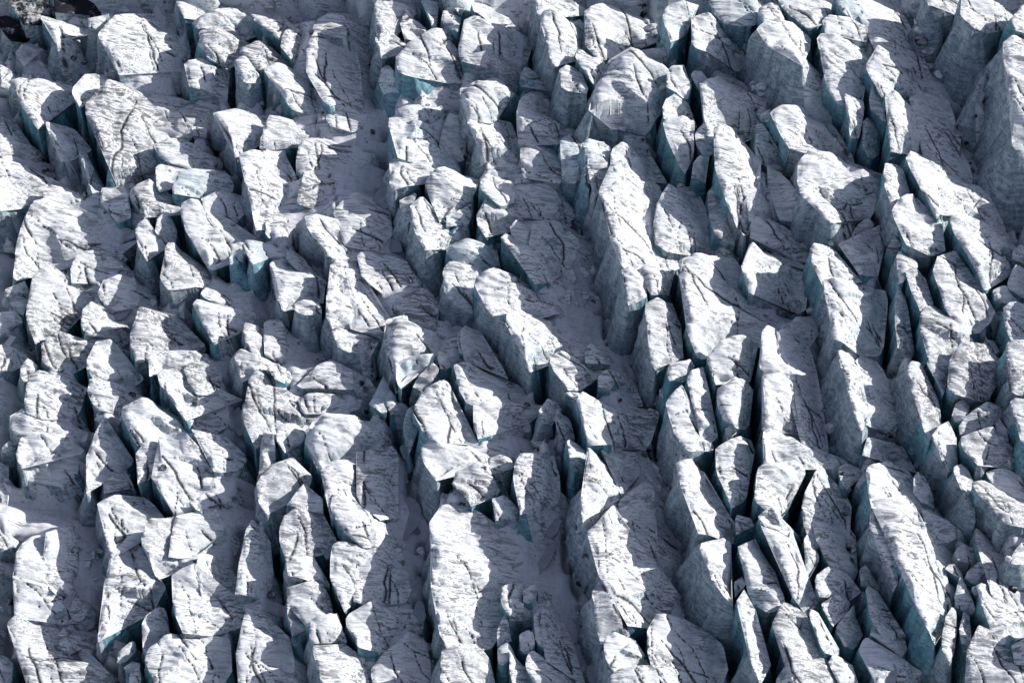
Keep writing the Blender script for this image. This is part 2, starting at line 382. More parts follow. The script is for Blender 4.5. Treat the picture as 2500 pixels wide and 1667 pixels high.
# ------------------------------------------------------------------ the seracs: what the photograph shows of each
# one line each: crest height, foot height (m) | crest line | foot line | flags # words
# coordinates count from the corner named in the @ line, in steps of 700/2350 photo pixels
DATA = """
@A 0 0
6 5|70,0 100,70 190,180|420,0 460,60 400,150|dd#black speckled dirty ice mound in the top left corner
5 4|430,-40 460,100|680,-40 650,90|ddd#heap of black rubble on ice beside the top left mound
6 4|330,140 320,165 400,215 455,330|430,150 500,200 520,280|
8 .5|900,130 835,190 810,260 850,340 940,440 960,520|1180,95 1400,160 1440,330 1360,560|
7 7|720,150 725,220 800,240|900,120 860,180 840,230|
7 5|690,600 600,720 610,800 650,870|780,590 850,680 800,800 730,860|
8 .6|850,660 810,770 700,830 740,920 800,1020 830,1180 890,1310 960,1500,1.5|1000,690 1180,800 1380,900 1330,1100 1230,1380|
7 4|90,650 150,710 170,830 225,890 280,990|380,660 490,790 520,910 510,950|
5 4|385,995 410,1090 460,1190 480,1300|440,1010 490,1110 560,1130 640,1190 600,1290|
4.5 3|660,1190 640,1260 690,1370 730,1490|700,1240 770,1380 750,1500|
3 1|180,365 130,440 190,520|270,390 360,405 230,480|
3 2|0,540 0,700|90,590 30,680|
4 1|0,950 0,1150 0,1260|90,960 190,1070 120,1160 100,1250|
5 4|1440,0 1480,60 1500,150|1540,0 1600,50 1640,150|
5.5 3|1740,60 1650,100 1580,150 1590,220|1900,120 2000,240 2040,320 1900,250|r
5.5 4|1740,245 1640,280 1620,350 1700,440|1860,240 1930,330 1950,440 1900,520|rd
5 3|1560,500 1520,530 1540,640 1570,720|1690,500 1860,550 1880,620 1820,790|
5 4.5|2060,120 2090,170 2160,230 2240,280 2290,320|2110,120 2200,170 2280,240 2300,300|
5.5 3.5|2060,330 1970,370 1950,440 2040,510 2130,560|2180,340 2310,420 2330,520 2290,580|r
7 6|1990,455 1920,490 1910,540 1960,620 2010,650|2060,480 2120,560 2165,620 2160,650|r
6 3.5|1760,915 1800,980 1860,1080 1900,1170 1935,1250|1880,895 2000,940 2090,1000 2150,1080 2110,1200|
2 1|1565,1030 1585,1110|1700,1050 1690,1130|
4 2.5|1370,1130 1260,1190 1290,1270 1380,1330|1490,1180 1510,1280 1440,1380|
5 3.5|1300,1325 1280,1380 1285,1480 1320,1560|1400,1350 1460,1400 1440,1540|
3 2|-60,150 20,240 90,330|70,120 200,260 300,300 150,330|ddd#black gritty hollow below the dirty mound, top left corner
@B 600 0
6 2.5|230,505 155,570 220,660 320,720 400,850|320,550 460,640 560,760 630,950|
4.5 3|360,210 300,320 290,370 340,420 370,470|440,230 490,310 460,400 420,450|d
4 3|730,100 590,150 560,260|800,110 850,250 830,330|m
4.5 .5|550,260 500,460 530,640 640,760 660,850|800,270 900,420 940,640 960,830|m
3 .3|660,845 680,1000 700,1040|940,840 980,1000 900,1090|m
8 6.5|1060,0 1060,100 1090,200 1085,300 1090,400|1280,0 1290,100 1270,230 1260,320|
6.5 5.5|1150,215 1090,280 1085,380 1110,470|1200,250 1210,350 1205,440 1190,480|
4 4|1140,530 1100,600 1120,750|1200,540 1240,600 1250,750|b
6 5|1320,85 1290,150 1285,250 1300,320|1400,150 1480,220 1510,250 1380,320|
8 5|1560,235 1460,290 1300,380 1235,480 1240,540 1300,600|1660,250 1740,340 1760,500 1740,700,3|
7 1.5|1880,135 1790,180 1765,300 1765,450|2030,170 2200,270 2320,420 2330,560|
6.5 5|1960,405 1800,440 1770,500|2020,420 2050,500 2060,600|
6.5 5|1855,20 1850,70 1900,120 1940,150|1900,40 2020,130 2030,190 2120,240|
6 5|1690,45 1610,90 1600,170 1640,220|1720,70 1780,160 1770,250|b
6 5.5|1680,30 1700,60 1760,110|1740,40 1790,90|
6 5|1440,0 1480,80 1520,200|1540,0 1560,60 1590,200|b
8 6.5|1900,655 1780,720 1760,790 1800,900 1815,970|2020,680 2080,760 2120,820 2120,930 2060,985|r#tall white domed serac with smooth rounded top in the upper middle
7 2.5|1820,965 1850,1030 1900,1120 1930,1200 1960,1350,3|2200,1000 2210,1100 2260,1280 2230,1400|
6.5 4|1290,855 1220,890 1225,930 1330,985|1440,870 1560,850 1650,900 1640,1000|rb
7.5 4|1210,945 1165,965 1180,1040 1230,1100 1270,1170 1240,1280|1330,990 1480,1020 1560,1140 1570,1300 1480,1400|b
7 4|1230,1280 1185,1330 1200,1430 1215,1560|1340,1330 1480,1430 1450,1500|
3.5 .5|1680,920 1640,1000 1590,1180 1585,1300|1760,950 1800,1200 1800,1300 1600,1360|m
4 2|490,1120 430,1180 420,1280 460,1400|540,1150 730,1250 620,1390|
5 4|200,950 165,1020 130,1110 110,1200|320,990 410,1150 400,1190 330,1220|
7 4|50,1210 -30,1280 -20,1400 10,1568 40,1750 70,1830|330,1210 250,1330 340,1440 380,1560 330,1700 240,1800|
@C 1200 0
8 6|350,0 370,80 400,130|600,0 660,60 700,130|
9 6.5|480,100 410,130 440,260 450,350 500,480|700,140 800,180 830,260 780,330 790,420|
6 2|830,40 770,160 830,270 790,400 890,500|970,60 1200,100 1230,260 1170,400 1000,440|
7.5 6.5|700,400 690,480 740,560 850,670|780,420 830,500 890,590 870,650|
8 7|600,535 550,570 560,680 620,750|700,560 760,660 820,740 700,770|
9 6|1100,420 960,490 870,620 820,780 830,900 860,1010,5|1230,440 1340,540 1390,690 1430,760 1400,900 1300,1080,4|r#great rounded dome serac crossed by dark diagonal cracks, upper middle
5 3|1260,405 1200,420 1280,500|1450,390 1510,500 1430,600|
9 8|1560,0 1410,100 1420,220 1460,330|1740,20 1700,100 1640,150 1600,300|b
8 3|1780,100 1700,160 1650,160 1640,280 1660,400|1830,130 1920,220 2000,330 2010,480 1930,560|
7 6|1780,0 1820,100 1900,180|2180,0 2190,150 2180,200|b
8 7|1540,545 1470,560 1435,620 1440,720 1500,760|1600,570 1640,650 1640,800 1600,810|
8 6|1490,755 1420,800 1405,880 1420,950|1560,770 1640,830 1710,1000 1600,950|
7.5 6|1560,950 1440,965 1405,1000 1440,1080 1480,1180 1520,1280 1600,1340|1660,970 1690,1010 1680,1150 1700,1250 1640,1320|
6 5|1660,580 1640,640 1700,720|1740,590 1780,640 1730,740|b
8 3|1750,650 1715,660 1730,800 1740,930 1780,1010|1880,640 2000,700 2120,850 2160,940 2100,1100 1930,1170|
7 6|1760,1005 1690,1060 1680,1140 1710,1230 1750,1270|1810,1040 1860,1150 1920,1180 1890,1220 1820,1240|
5 4|1720,1260 1650,1330 1630,1450|1780,1290 1760,1400 1750,1500|
5.5 3|260,745 215,810 210,920 240,1000 250,1150|330,760 440,900 560,1050 590,1150 450,1200|
3 2.5|270,565 235,640 260,720|400,610 470,680 400,730|b
2 .3|250,1180 240,1350 250,1450|500,1180 570,1300 560,1500|m
4 3|630,1060 590,1120 600,1250 570,1450|700,1090 760,1180 770,1350 700,1500|b
8 6|790,1135 755,1170 770,1260 790,1330 800,1480|850,1180 930,1250 990,1330 1000,1470|b
8 6.5|830,1290 785,1300 800,1400 810,1500 850,1600|900,1350 980,1420 1000,1480 950,1550|
7 2|1050,1165 975,1210 990,1290 1000,1350|1250,1220 1360,1340 1480,1500|
@D 1800 0
8 7.5|270,15 170,60 160,120 200,190|350,40 450,150 470,190|r
8 7|330,0 380,60 480,150 600,210|640,0 740,90 710,150 650,170|
11.5 10|250,175 180,200 175,260 240,380 290,400 420,410 540,485|470,185 610,250 610,330 590,440|#tallest flat topped serac with a high sheer front wall, upper right
9.5 8.5|760,110 705,160 710,260|880,130 960,170 1070,220 1080,290|
9.5 8|770,265 670,280 660,330 720,450 740,600 790,710 860,770|980,250 1070,310 1090,420 1010,560 1070,700 1080,780 1050,860|#long rounded white serac beside the tallest flat topped one
8 7|880,765 900,850 910,950 930,1080|1060,830 1065,930 1030,1000 1020,1100|
4 2|1030,1000 1030,1150 1100,1280|1090,960 1200,1130 1200,1250|d
9 7|1140,390 1060,540 1080,590 1170,690 1210,750|1200,430 1300,530 1350,620 1350,680 1270,740|#kite shaped white serac leaning over a teal crevasse, upper right
8.5 6|1280,750 1215,780 1250,850 1250,1000 1260,1200|1400,830 1470,960 1490,1100 1515,1200 1350,1240|
4.5 .5|1400,800 1480,960 1510,1180 1600,1350|1580,765 1740,880 1800,1100 1870,1350 1940,1500|m
6 1|950,0 970,100 1130,220 1150,400 1300,540|1280,0 1380,130 1460,350 1540,590|m
3 2.5|1440,630 1380,800|1520,680 1550,770|
5.5 4|1110,690 1075,800 1090,900|1170,760 1220,900 1240,1000|b
8 7.5|900,40 860,100|930,80 940,150|b
7.5 7|790,0 850,90|940,0 970,160|b
12 11|1845,-40 1840,60 1850,150 1930,220|2110,0 2110,90 2165,170 2090,260|#towering grey walled serac beside a black chasm at the top right
10 9|1560,-100 1580,50|1730,-100 1720,60|
12.5 12|2250,285 2190,390 2200,500 2240,650 2260,750 2280,930 2340,1080|2400,330 2500,600 2550,900|w#huge steep ridge with long grey wall on the far right edge
7 6|2020,610 1960,700 1920,830|2060,560 2050,720 1990,850|
13 12|2330,40 2280,100 2270,250|2400,0 2400,300|
8 4|380,860 285,920 300,980 360,1080 430,1200 540,1250 620,1240|520,900 760,990 830,1040 980,1180 960,1280 720,1230|
2.5 1.5|235,850 165,930 200,990|260,940 300,1000|
4 2|170,1000 150,1080 140,1200 200,1300|280,1080 350,1200 420,1400|
@E 0 400
6 4|-60,-60 -60,150 -40,380|60,0 130,130 240,230 240,290 140,390|
3 2|-60,400 -60,480|120,400 60,470|
4 3|420,165 380,200 360,290 390,340|480,200 560,270 480,320|
5.5 .8|280,305 235,350 190,450 160,620 130,760 130,920|420,345 570,460 750,450 960,500 900,650 700,730 560,820 350,860|#broad striated ice slope with ragged bright left rim, left edge
2.5 1|830,200 820,290 880,400 960,480|1000,180 1060,300 1060,440|m
6.5 5|1230,85 1140,140 1065,180 1060,240 1130,310 1180,420|1290,170 1320,290 1440,330 1380,430 1280,440|r
5 4.5|1200,450 1120,510 1120,600 1160,720 1210,785|1270,520 1240,620 1310,680 1250,785|
4.5 3|1370,360 1290,450 1280,560|1430,440 1480,560 1380,680|
6 5|1480,60 1445,110 1405,160 1420,240|1730,35 1765,130 1740,190 1600,280|b
5.5 4|1640,280 1510,340 1480,400 1520,520 1600,620 1690,700 1750,840|1700,430 1790,560 1870,630 1800,700 1800,790|
4 1|1800,210 1650,290 1700,420 1780,540|1960,250 2000,400 1900,530|m
6 4|1420,615 1370,650 1345,760 1350,860 1320,920 1390,1030|1520,680 1570,780 1630,880 1580,990|
6 5|2020,630 1990,660 2020,740 2070,830|2120,660 2240,700 2200,780|b
5 4.5|1960,690 1910,740 1890,830|1990,710 1980,810|b
3.5 2.5|2250,420 2170,490 2165,570 2200,600|2290,470 2280,540 2250,580|
5.5 4|1620,1090 1590,1140 1620,1200 1640,1260 1700,1350 1750,1430|1700,1120 1800,1180 1780,1290 1770,1400|
4 2|1680,1010 1640,1070 1690,1110|1720,1020 1840,1080 1870,1190|
6 4.5|400,810 250,930 280,1000 220,1130 210,1200 260,1330 290,1450|460,860 520,930 540,1060 570,1150 460,1270 450,1330 470,1410 390,1470|
4 2|200,945 50,1030 45,1090 100,1180|240,1000 270,1060 200,1200|
4 2.5|-30,1210 -30,1420|150,1205 200,1290 130,1360|r
4.5 3|740,1115 670,1190 660,1280 680,1350 750,1360|800,1150 870,1280 850,1320|
3.5 1|960,905 850,950 850,1010 800,1070|1080,920 1140,1040 1110,1160 900,1230|m
3 1|640,730 600,800 570,880 600,980|850,700 1010,850 900,920 730,1000|m
5.5 2|1160,1195 1110,1290 1070,1400 1060,1440 1100,1568 1130,1620|1290,1240 1500,1330 1560,1400 1450,1480 1280,1560|
3 1.5|700,1370 690,1430|900,1350 890,1430|
@F 600 400
6 4.5|230,740 175,800 210,870 260,940 300,970 290,1080 290,1200|340,780 430,880 515,930 420,1040 440,1110 400,1180 330,1260|
4 1|350,700 330,780 430,880|420,730 590,910 510,930|m
7.5 4|580,405 490,440 510,520 590,580 650,660 670,740|720,430 835,490 800,600 780,700 830,810|#leaning bright topped serac with thick curved grey left wall, left of centre
4 .5|890,235 780,310 720,410 840,480 800,600|1060,280 1190,380 1210,560 1100,720 800,690|m
3.5 .5|470,60 440,180 430,330|640,80 870,100 880,220 740,290 600,400|m
6.5 5|770,800 700,840 690,960 720,1010 670,1070 660,1190 680,1280 700,1330|820,900 800,980 760,1030 880,1150 940,1230 860,1330 800,1370|
4 .8|830,860 800,980 880,1120 950,1240 870,1340|930,870 970,1050 1120,1200 1190,1300 1140,1400|m
6 2|720,1340 700,1370 720,1430 780,1500|850,1370 1130,1420 1060,1510 960,1600|
3.5 1|940,745 920,790 940,870 1000,990|1180,730 1330,800 1420,1000 1140,1100|m
6.5 6|470,1115 400,1150 390,1200 480,1230|600,1130 645,1220 600,1230|
5 4|0,1300 -20,1370 0,1450 40,1560|110,1330 130,1420 150,1590|
3 1|150,1300 140,1420 160,1570|290,1290 330,1400 290,1640|m
5 5|1330,270 1265,290 1270,340 1280,420|1400,240 1380,330 1350,450|
7 5|1440,240 1355,350 1355,460 1390,560 1460,680|1500,310 1570,430 1610,520 1590,660|
6.5 5|1560,25 1465,130 1480,210 1540,300 1600,400|1640,70 1730,160 1780,200 1720,300 1660,420|
4 3.5|1720,400 1640,440 1640,520|1840,340 1820,480 1720,490|b#low pale turquoise ice shelf in the crevasse left of centre
4.5 2.5|1960,280 1890,420 1900,490 1970,590|2040,330 2110,400 2080,470 1990,560|
5 3.5|1960,80 1940,160 1950,230 2090,340|2010,110 2080,210 2220,330 2180,340|
6 4|1760,600 1660,640 1670,720 1700,760|1850,620 1920,690 2010,780 1930,850|rb
6.5 3|1660,805 1630,840 1615,950 1630,1030 1760,1160,4|1730,840 1830,890 1890,1040 1900,1200|
7.5 6|1990,870 1910,920 1900,1010 1970,1130 2030,1230 2110,1290|2080,900 2190,1040 2240,1130 2150,1190|
6.5 5|1270,1205 1190,1270 1150,1350 1140,1420 1160,1520 1210,1700 1250,1810|1350,1230 1340,1300 1390,1440 1390,1560 1430,1600 1300,1760|r
3 1|1450,1005 1230,1130 1240,1180 1350,1230|1550,1080 1590,1200 1560,1350 1400,1350|m
4 2|1790,1320 1740,1380 1750,1540|1880,1360 1960,1500 1960,1560|md
@G 1200 400
2 .3|150,190 100,250 120,380|480,170 570,330 500,460 290,470|m
1.6 1.3|270,60 195,110 210,170|360,95 340,150|b#dark blue angular ice block lying alone on the snow, top middle
4.5 4|200,460 155,510 170,570 260,655|270,490 325,540 300,650|
6 5|110,550 75,590 120,650 210,690 250,760 300,870 345,970|220,650 320,690 400,790 435,830 360,930|
4 1|340,490 310,650 420,820 480,970|540,450 720,700 640,870 520,960|m
6 6|760,30 740,60 790,200|790,40 800,200|b
10 7|1080,-100 1000,-40 1020,60 1010,150 885,220 930,340 990,450 1010,540 1020,650 1060,830|1180,-30 1310,170 1330,310 1250,370 1280,560 1340,700 1400,800|#long bright serac with a deep left cliff right of the picture centre
6 2.5|1450,170 1420,230 1350,400 1360,560 1400,720|1580,220 1700,330 1800,560 1800,640 1560,740|
9 7|1960,-330 1840,-280 1860,-100 1880,100 1920,270 1990,390 2080,500|2040,-290 2140,-150 2180,180 2100,300 2120,430 2090,500|
6 4|2190,190 2100,300 2120,440|2250,300 2290,420 2330,470|
5 3.5|1820,160 1785,290 1820,580|1880,300 1950,480 2030,640|d
8.5 8|1120,850 1060,880 1080,950 1110,1010 1120,1140|1200,880 1270,940 1290,1080 1240,1120|
8 6.5|1240,815 1200,860 1260,920 1290,1060|1350,860 1440,850 1500,960 1500,1080|r
8.5 7.5|1340,1095 1240,1150 1250,1250 1290,1350 1320,1568 1340,1650|1460,1110 1530,1090 1570,1230 1590,1400 1600,1560|d
8.5 5|1640,730 1540,790 1555,900 1580,1040 1610,1180 1630,1300 1650,1420 1700,1540|1820,710 1930,770 1965,850 1990,1000 1960,1150 2020,1270 2000,1400 1840,1470 1780,1560|#wide white serac with hook shaped shadow right of a black crevasse
@H 1800 400
9 5.5|600,-120 520,0 515,120 560,260 640,330 700,400 770,470|880,-60 980,30 1090,140 1060,330 1030,420 800,460|
4 2.5|240,20 260,180 330,300 350,450|330,70 500,250 560,420 450,490|m
5 3|160,425 115,500 90,600|220,500 300,470 400,700 340,780|
7 2.5|120,640 80,720 50,820 65,900 100,950 110,1040|180,660 280,750 400,900 500,1060 570,1180 380,1180 200,1190|
4 3.5|1080,440 990,500 920,620|1120,490 1100,530 970,640|
6 5|880,640 830,645 900,720 1000,810 1020,870|1000,630 1110,530 1200,480 1240,620 1220,800 1140,880|#flat grey wedge serac with sharp prow and dark teal front wall
9 8|1215,10 1200,80 1240,240 1290,380|1340,20 1400,90 1450,220 1380,250|
9 8|1440,235 1320,330 1290,390 1310,500 1400,560 1380,650|1480,290 1560,400 1640,560 1700,680 1620,740|
9 7|1400,-100 1385,-60 1450,60 1500,200 1600,340 1640,390|1460,-90 1600,30 1680,150 1690,300|
5 2.5|1690,120 1690,280 1640,400|1800,120 1900,170 2000,290 1900,440|m
8 6|1780,405 1735,450 1760,540 1850,620 1920,740 1990,860 2050,970|1850,440 1910,530 2010,650 2060,750 2100,900 2150,980|
8.5 7|1820,635 1720,690 1620,780 1610,880 1660,1000 1700,1130 1820,1220 1870,1300|1880,680 1950,850 2010,1000 2060,1150 2030,1260 1960,1310|
8 6.5|1440,840 1385,880 1400,980 1440,1090 1500,1200|1510,870 1560,950 1620,1110 1650,1150|d
8 6.5|1560,1150 1510,1250 1520,1400 1560,1560|1750,1160 1830,1290 1890,1430 1800,1500 1740,1600|d
7 6.5|1335,710 1315,780 1310,900 1330,990|1350,730 1385,850 1390,960|
7 6|1330,1010 1300,1100 1305,1300 1320,1500|1380,1060 1440,1180 1460,1400 1470,1560|d
9 7|640,640 610,700 590,800 680,900 700,1000|700,680 800,760 890,860 930,950 800,960|
9 4|790,940 690,950 700,1010 770,1100 790,1250 800,1420|900,955 1050,1000 1110,1100 1110,1300 1100,1568|
4 1.5|480,1260 440,1300 430,1390 500,1440|640,1250 680,1400 580,1540|m
5 4|2300,660 2250,780|2400,680 2400,850|
5 3|2270,830 2250,930 2210,970 2240,1040|2330,900 2400,1000 2330,1150|
5 4|2190,990 2100,1040 2110,1130|2260,1060 2310,1140 2200,1160|r
6 5|2250,1150 2170,1190 2180,1300 2200,1400 2250,1450|2400,1160 2420,1300 2400,1450|b
3 2.5|2040,1425 1990,1480 1990,1560|2110,1440 2160,1530 2100,1560|b
5 4.5|1290,580 1250,650 1220,700|1340,640 1330,700 1290,780|d
@I 0 800
5 4|480,20 350,110 340,180 370,290 440,340|560,50 610,120 500,190 540,230 490,330|
4.5 4|230,250 170,330 160,380 190,430|310,310 300,350 220,430|
6 4.5|330,340 220,430 205,540 190,610 240,690 320,720|470,400 460,520 410,560 410,660 360,720|
5 4|180,660 90,720 80,790 140,880 170,930|250,720 330,830 340,870|
6 5|360,860 180,900 150,990 150,1100 190,1140|440,880 510,950 520,990 390,1010 250,1120|#bright flat serac with thick rounded shaded front lip, left edge
4 3|80,920 20,980 15,1020|120,960 125,1020|
3 2|-30,1090 -30,1290|70,1120 70,1230 30,1290|
4 3|-30,130 -30,340|90,150 120,210 60,330|
5.5 4|900,85 780,110 750,220 740,400|910,130 900,220 1050,330 1130,360 850,420|
5.5 4.5|740,410 715,510 740,590 790,660|850,430 980,540 940,650|
6.5 5|1280,180 1215,220 1215,400|1500,175 1530,290 1480,330 1290,350|
6.5 2.5|1320,340 1280,370 1300,460 1400,560 1450,640 1520,720|1460,345 1560,430 1600,550 1800,560 1700,620 1560,660|
4 1|1540,290 1500,340 1580,470 1620,540|1700,270 1780,300 1810,500 1800,550|m
8 6|1150,590 1010,650 985,720 1030,790 1100,920 1120,950|1300,600 1420,690 1490,760 1480,800 1300,820 1200,900|r#broad bright dome above a knot of cracked blocks, left of centre
6.5 6|1240,900 1120,1030 1110,1150 1130,1270|1320,930 1330,1150 1260,1180 1150,1290|
7 5|1530,850 1320,910 1310,1040 1360,1170 1250,1220 1330,1330 1430,1460|1640,960 1720,1080 1730,1170 1580,1190 1590,1290 1550,1390 1500,1440|
5.5 4|1560,835 1640,920 1740,1070 1750,1150|1770,880 1840,950 1850,1020 1890,1050 1790,1140|
6 4.5|830,775 780,930 720,1050 695,1150 700,1340|930,790 1010,960 1000,1050 870,1150 860,1230 780,1310|
4 3|910,1200 845,1270 850,1340|1060,1190 1110,1290 1100,1320|
5 4|1980,170 1920,230 1960,310 1980,400|2060,250 2140,360 2050,390|
2.5 .5|1500,720 1560,830|1760,590 1860,640 1880,800 1780,870|m
2 .5|600,1030 330,1130 200,1250|650,1150 640,1200 500,1300|m
4 3.5|1600,1410 1550,1430 1600,1490|1630,1420 1660,1520|
@J 600 800
6 5|200,280 180,340 240,430|270,290 345,380 320,450|
7 4.5|90,360 20,450 0,560 0,680 40,820 70,930|190,350 290,500 440,660 440,720 300,770 140,830|
3.5 2|580,290 560,370 430,480|720,270 860,340 870,500|m
4 2.5|560,535 435,570 440,660 480,690|700,530 820,580 760,610 640,690|
6 4.5|320,770 250,810 260,930 310,1010|410,800 510,900 470,960 380,1000|
7 5|640,700 570,760 490,940 540,1010 580,1090 640,1140|720,710 800,760 790,900 790,1050 720,1130|r#smooth oval white serac with an overhanging blue lower edge, left of centre
5 4|140,850 120,950 130,1080 100,1200|250,870 260,960 200,1050 180,1100|d
7 6|320,1100 120,1210 90,1290 100,1400 150,1480|450,1090 590,1190 530,1260 480,1290 380,1420 250,1460|d
6 5|480,1280 400,1390 330,1450|500,1290 660,1400 660,1500|
6.5 4.5|830,1050 640,1160 630,1230 680,1300 670,1420 690,1568|940,1150 1050,1195 920,1260 890,1350 950,1480 1050,1560|
4 .5|890,1020 1040,1190 920,1280 960,1450 1090,1568|1200,970 1240,1130 1200,1300 1270,1540|m
6 4.5|1530,185 1400,230 1230,280 1240,440 1270,490|1570,220 1560,270 1400,340 1310,440|b
4.5 4|1580,190 1570,260 1590,340|1630,210 1670,270 1640,340|
5 5|1540,285 1420,390 1370,470|1590,340 1500,450 1440,500|
8 6.5|1640,425 1500,480 1400,590 1380,680 1440,800 1520,900 1560,930|1690,440 1760,650 1780,720 1720,750 1710,870 1700,910|#big slab serac left of the deep teal crack, picture centre
7.5 6|1560,920 1440,945 1450,1060 1500,1160 1570,1250|1700,910 1790,960 1850,1090 1790,1130 1700,1190 1640,1240|
6 3|1760,265 1725,290 1740,400 1780,520 1820,610 1900,630|1900,310 2000,380 2120,480 2010,580|#striped pale serac right of the deep teal crack, picture centre
4.5 2.5|2030,550 1940,620 1860,640 1870,780 1900,880|2120,590 2240,700 2150,760 2060,790|
4 1.5|1760,20 1760,150 1800,260|1900,20 2000,200 2140,420 1980,330|m
6 5|1880,1115 1730,1170 1680,1260 1750,1330 1840,1440|1940,1150 1960,1300 1930,1400 1880,1470|
5 4|2080,1040 1960,1110 1950,1200|2160,1060 2210,1120 2050,1180|
4.5 4|2110,1360 2010,1400 2040,1480 2050,1568|2180,1420 2200,1520|
3.5 3|1130,400 1090,500 1010,620|1160,440 1200,490 1140,600 1080,710|b
3 2.5|1180,500 1150,600|1230,560 1250,660 1190,700|b
4.5 4|1370,640 1300,740 1290,860|1400,680 1390,900 1350,1010|b
@K 1200 800
6 4|230,1010 190,1080 185,1230 210,1400 220,1500|360,1000 400,1100 380,1210 300,1310 300,1400|
8.5 6|180,-173 110,-83 90,-13 170,37 240,107 270,217 330,307|260,-133 330,-13 390,107 440,257 430,337|
6.5 5|560,180 470,220 490,320 560,420 610,500|630,210 720,310 740,430 700,490|
4 3|810,130 770,180 770,290|870,150 960,230 960,310|m
4.5 4|950,345 870,400 880,480|1015,345 1020,450 970,510|
7 3|740,515 705,550 720,640 740,750 760,860 820,930|860,550 1000,640 1080,700 1000,860 930,980|
4.5 3|540,660 520,740 540,840 590,920|610,720 680,800 710,900|
4.5 3.5|460,580 380,670 400,760|530,610 560,670 500,780|
3.5 3|640,475 600,520 640,590|710,520 690,580|
6 5|640,915 615,930 650,1020 680,1160|690,950 750,1050 780,1160 720,1180|
7.5 5.5|795,980 810,1060 815,1250 760,1280 745,1400 740,1568|870,1040 950,1120 1010,1230 1070,1290 1070,1360 960,1420 890,1500|
4 .5|900,1010 970,1130 1070,1290 1060,1370|1190,1020 1230,1180 1150,1310 1100,1370|m
3.5 2|1240,1265 1050,1400 1060,1568|1290,1260 1310,1400 1320,1600|m
8 7|1620,230 1480,280 1435,370 1470,430|1670,250 1690,300 1650,340 1600,440|r
8.5 7.5|1540,475 1460,560 1440,640 1500,780 1520,900 1650,1000|1600,500 1640,640 1720,780 1740,920 1700,980|
8 6.5|1700,300 1610,470 1640,600 1730,780 1740,950|1760,290 1800,440 1810,600 1880,830 1780,920|
8 7|2100,35 1900,90 1790,200 1760,260 1800,340 1830,440|2180,70 2190,250 2180,400 2050,390 1920,440|
8.5 7|1990,395 1880,450 1830,560 1870,650 1900,740 2000,800|2110,410 2160,560 2170,700 2110,790|r
8 7|2100,830 1950,900 1850,1000 1850,1100 1890,1250 1960,1380 1990,1480|2170,860 2190,1000 2150,1250 2120,1390 2060,1480|
6.5 6|1960,800 1910,830 1930,920|2010,840 1990,900|
9 7.5|1640,1050 1520,1100 1560,1180 1580,1340 1640,1500 1700,1680|1700,1070 1760,1180 1790,1330 1870,1480 1900,1600 1920,1700|
3 2.5|1390,490 1370,510 1400,580|1430,520 1440,580|
@L 1800 800
8 6|250,-20 200,60 200,180 190,320 210,380|330,20 330,130 440,370 420,400 330,390|
6 1|330,20 340,180 450,380 480,560 520,780 540,950|430,20 580,160 650,450 700,750 720,900 720,1060|m
8.5 6.5|280,380 200,400 205,470 240,540 240,680 230,800|380,400 440,500 460,600 500,780 480,850 400,820|
8.5 7|260,810 220,850 215,960 205,1120|380,830 480,920 540,1000 550,1160 420,1150|
9 7|260,1120 180,1160 165,1300 160,1430 220,1430 350,1560|400,1150 590,1100 600,1180 540,1280 430,1400 410,1540|
6 4|720,1090 640,1170 540,1390 520,1460 560,1600 640,1770|760,1150 830,1310 840,1500 900,1740 950,1800|
9 7|830,160 830,230 880,340 920,450 950,620 1000,780 1030,810|900,190 960,280 1010,440 1060,640 1050,760|w#thin bright crested ridge with broad textured left wall, right side
5 1.5|960,250 1020,420 1070,640 1060,800|1100,200 1200,400 1280,640 1290,830 1200,900|m
6 2|1070,890 1050,960 1030,1030|1100,900 1260,950 1330,1030 1400,1170 1200,1150 1130,1060|
8.5 5.5|1110,1060 1065,1110 1080,1230 1070,1330 1110,1480|1190,1100 1250,1220 1330,1260 1330,1330 1480,1440 1460,1560|
5 4|1470,1185 1450,1260 1440,1340 1510,1420|1540,1230 1590,1330 1560,1460|
3.5 3|880,1090 830,1140 850,1230 910,1310|940,1110 980,1180 960,1290|
8.5 7|1410,270 1400,350 1440,440 1450,560 1490,690 1560,820 1590,880|1540,290 1590,450 1700,620 1700,720 1740,780 1650,830|dw
7 6|1600,200 1560,300 1620,440 1690,540|1740,260 1780,340 1720,480|d
7.5 6|1860,120 1750,260 1720,330 1800,350 1720,480 1780,560|1920,160 1990,200 2030,300 2060,540 1940,600|d
8 6.5|1650,800 1590,880 1640,950 1690,1050 1750,1130|1750,780 1790,950 1840,1040 1850,1130|
7 6|1770,1140 1790,1240 1870,1420 1960,1568|1850,1120 1880,1250 1920,1380 1980,1568|
6 5.5|1870,570 1780,660 1760,720 1790,760|1920,590 1910,660 1850,750|d
6.5 6|2050,610 1900,700 1820,790 1830,850|2130,640 2110,710 2000,790 1920,850|
8 7|2100,785 1960,830 1840,880 1850,960 1900,1040 1960,1130|2150,860 2200,1000 2160,1080 2080,1060 2050,1130|d
9 7|2030,1240 1930,1270 1980,1370 2060,1450 2180,1540 2230,1600|2150,1240 2220,1330 2330,1500 2340,1650|d
6 4|2140,1130 2030,1190 2060,1240|2250,1130 2320,1230 2400,1450 2280,1430|m
9 8.5|2260,110 2200,150 2215,250 2250,400 2260,510|2400,120 2400,510|dw
9 8|2330,560 2260,590 2260,700 2310,850 2360,960|2420,560 2450,900|dw
5 5|2140,730 2120,830 2180,960 2230,1060|2170,750 2210,880 2260,1000|
@M 0 1200
6 4|230,325 160,400 120,560 115,700 120,900 85,1000|345,340 380,450 350,550 400,640 380,730 440,820 380,930 370,1050|#long brilliant white ridge with scalloped right shadow line, bottom left
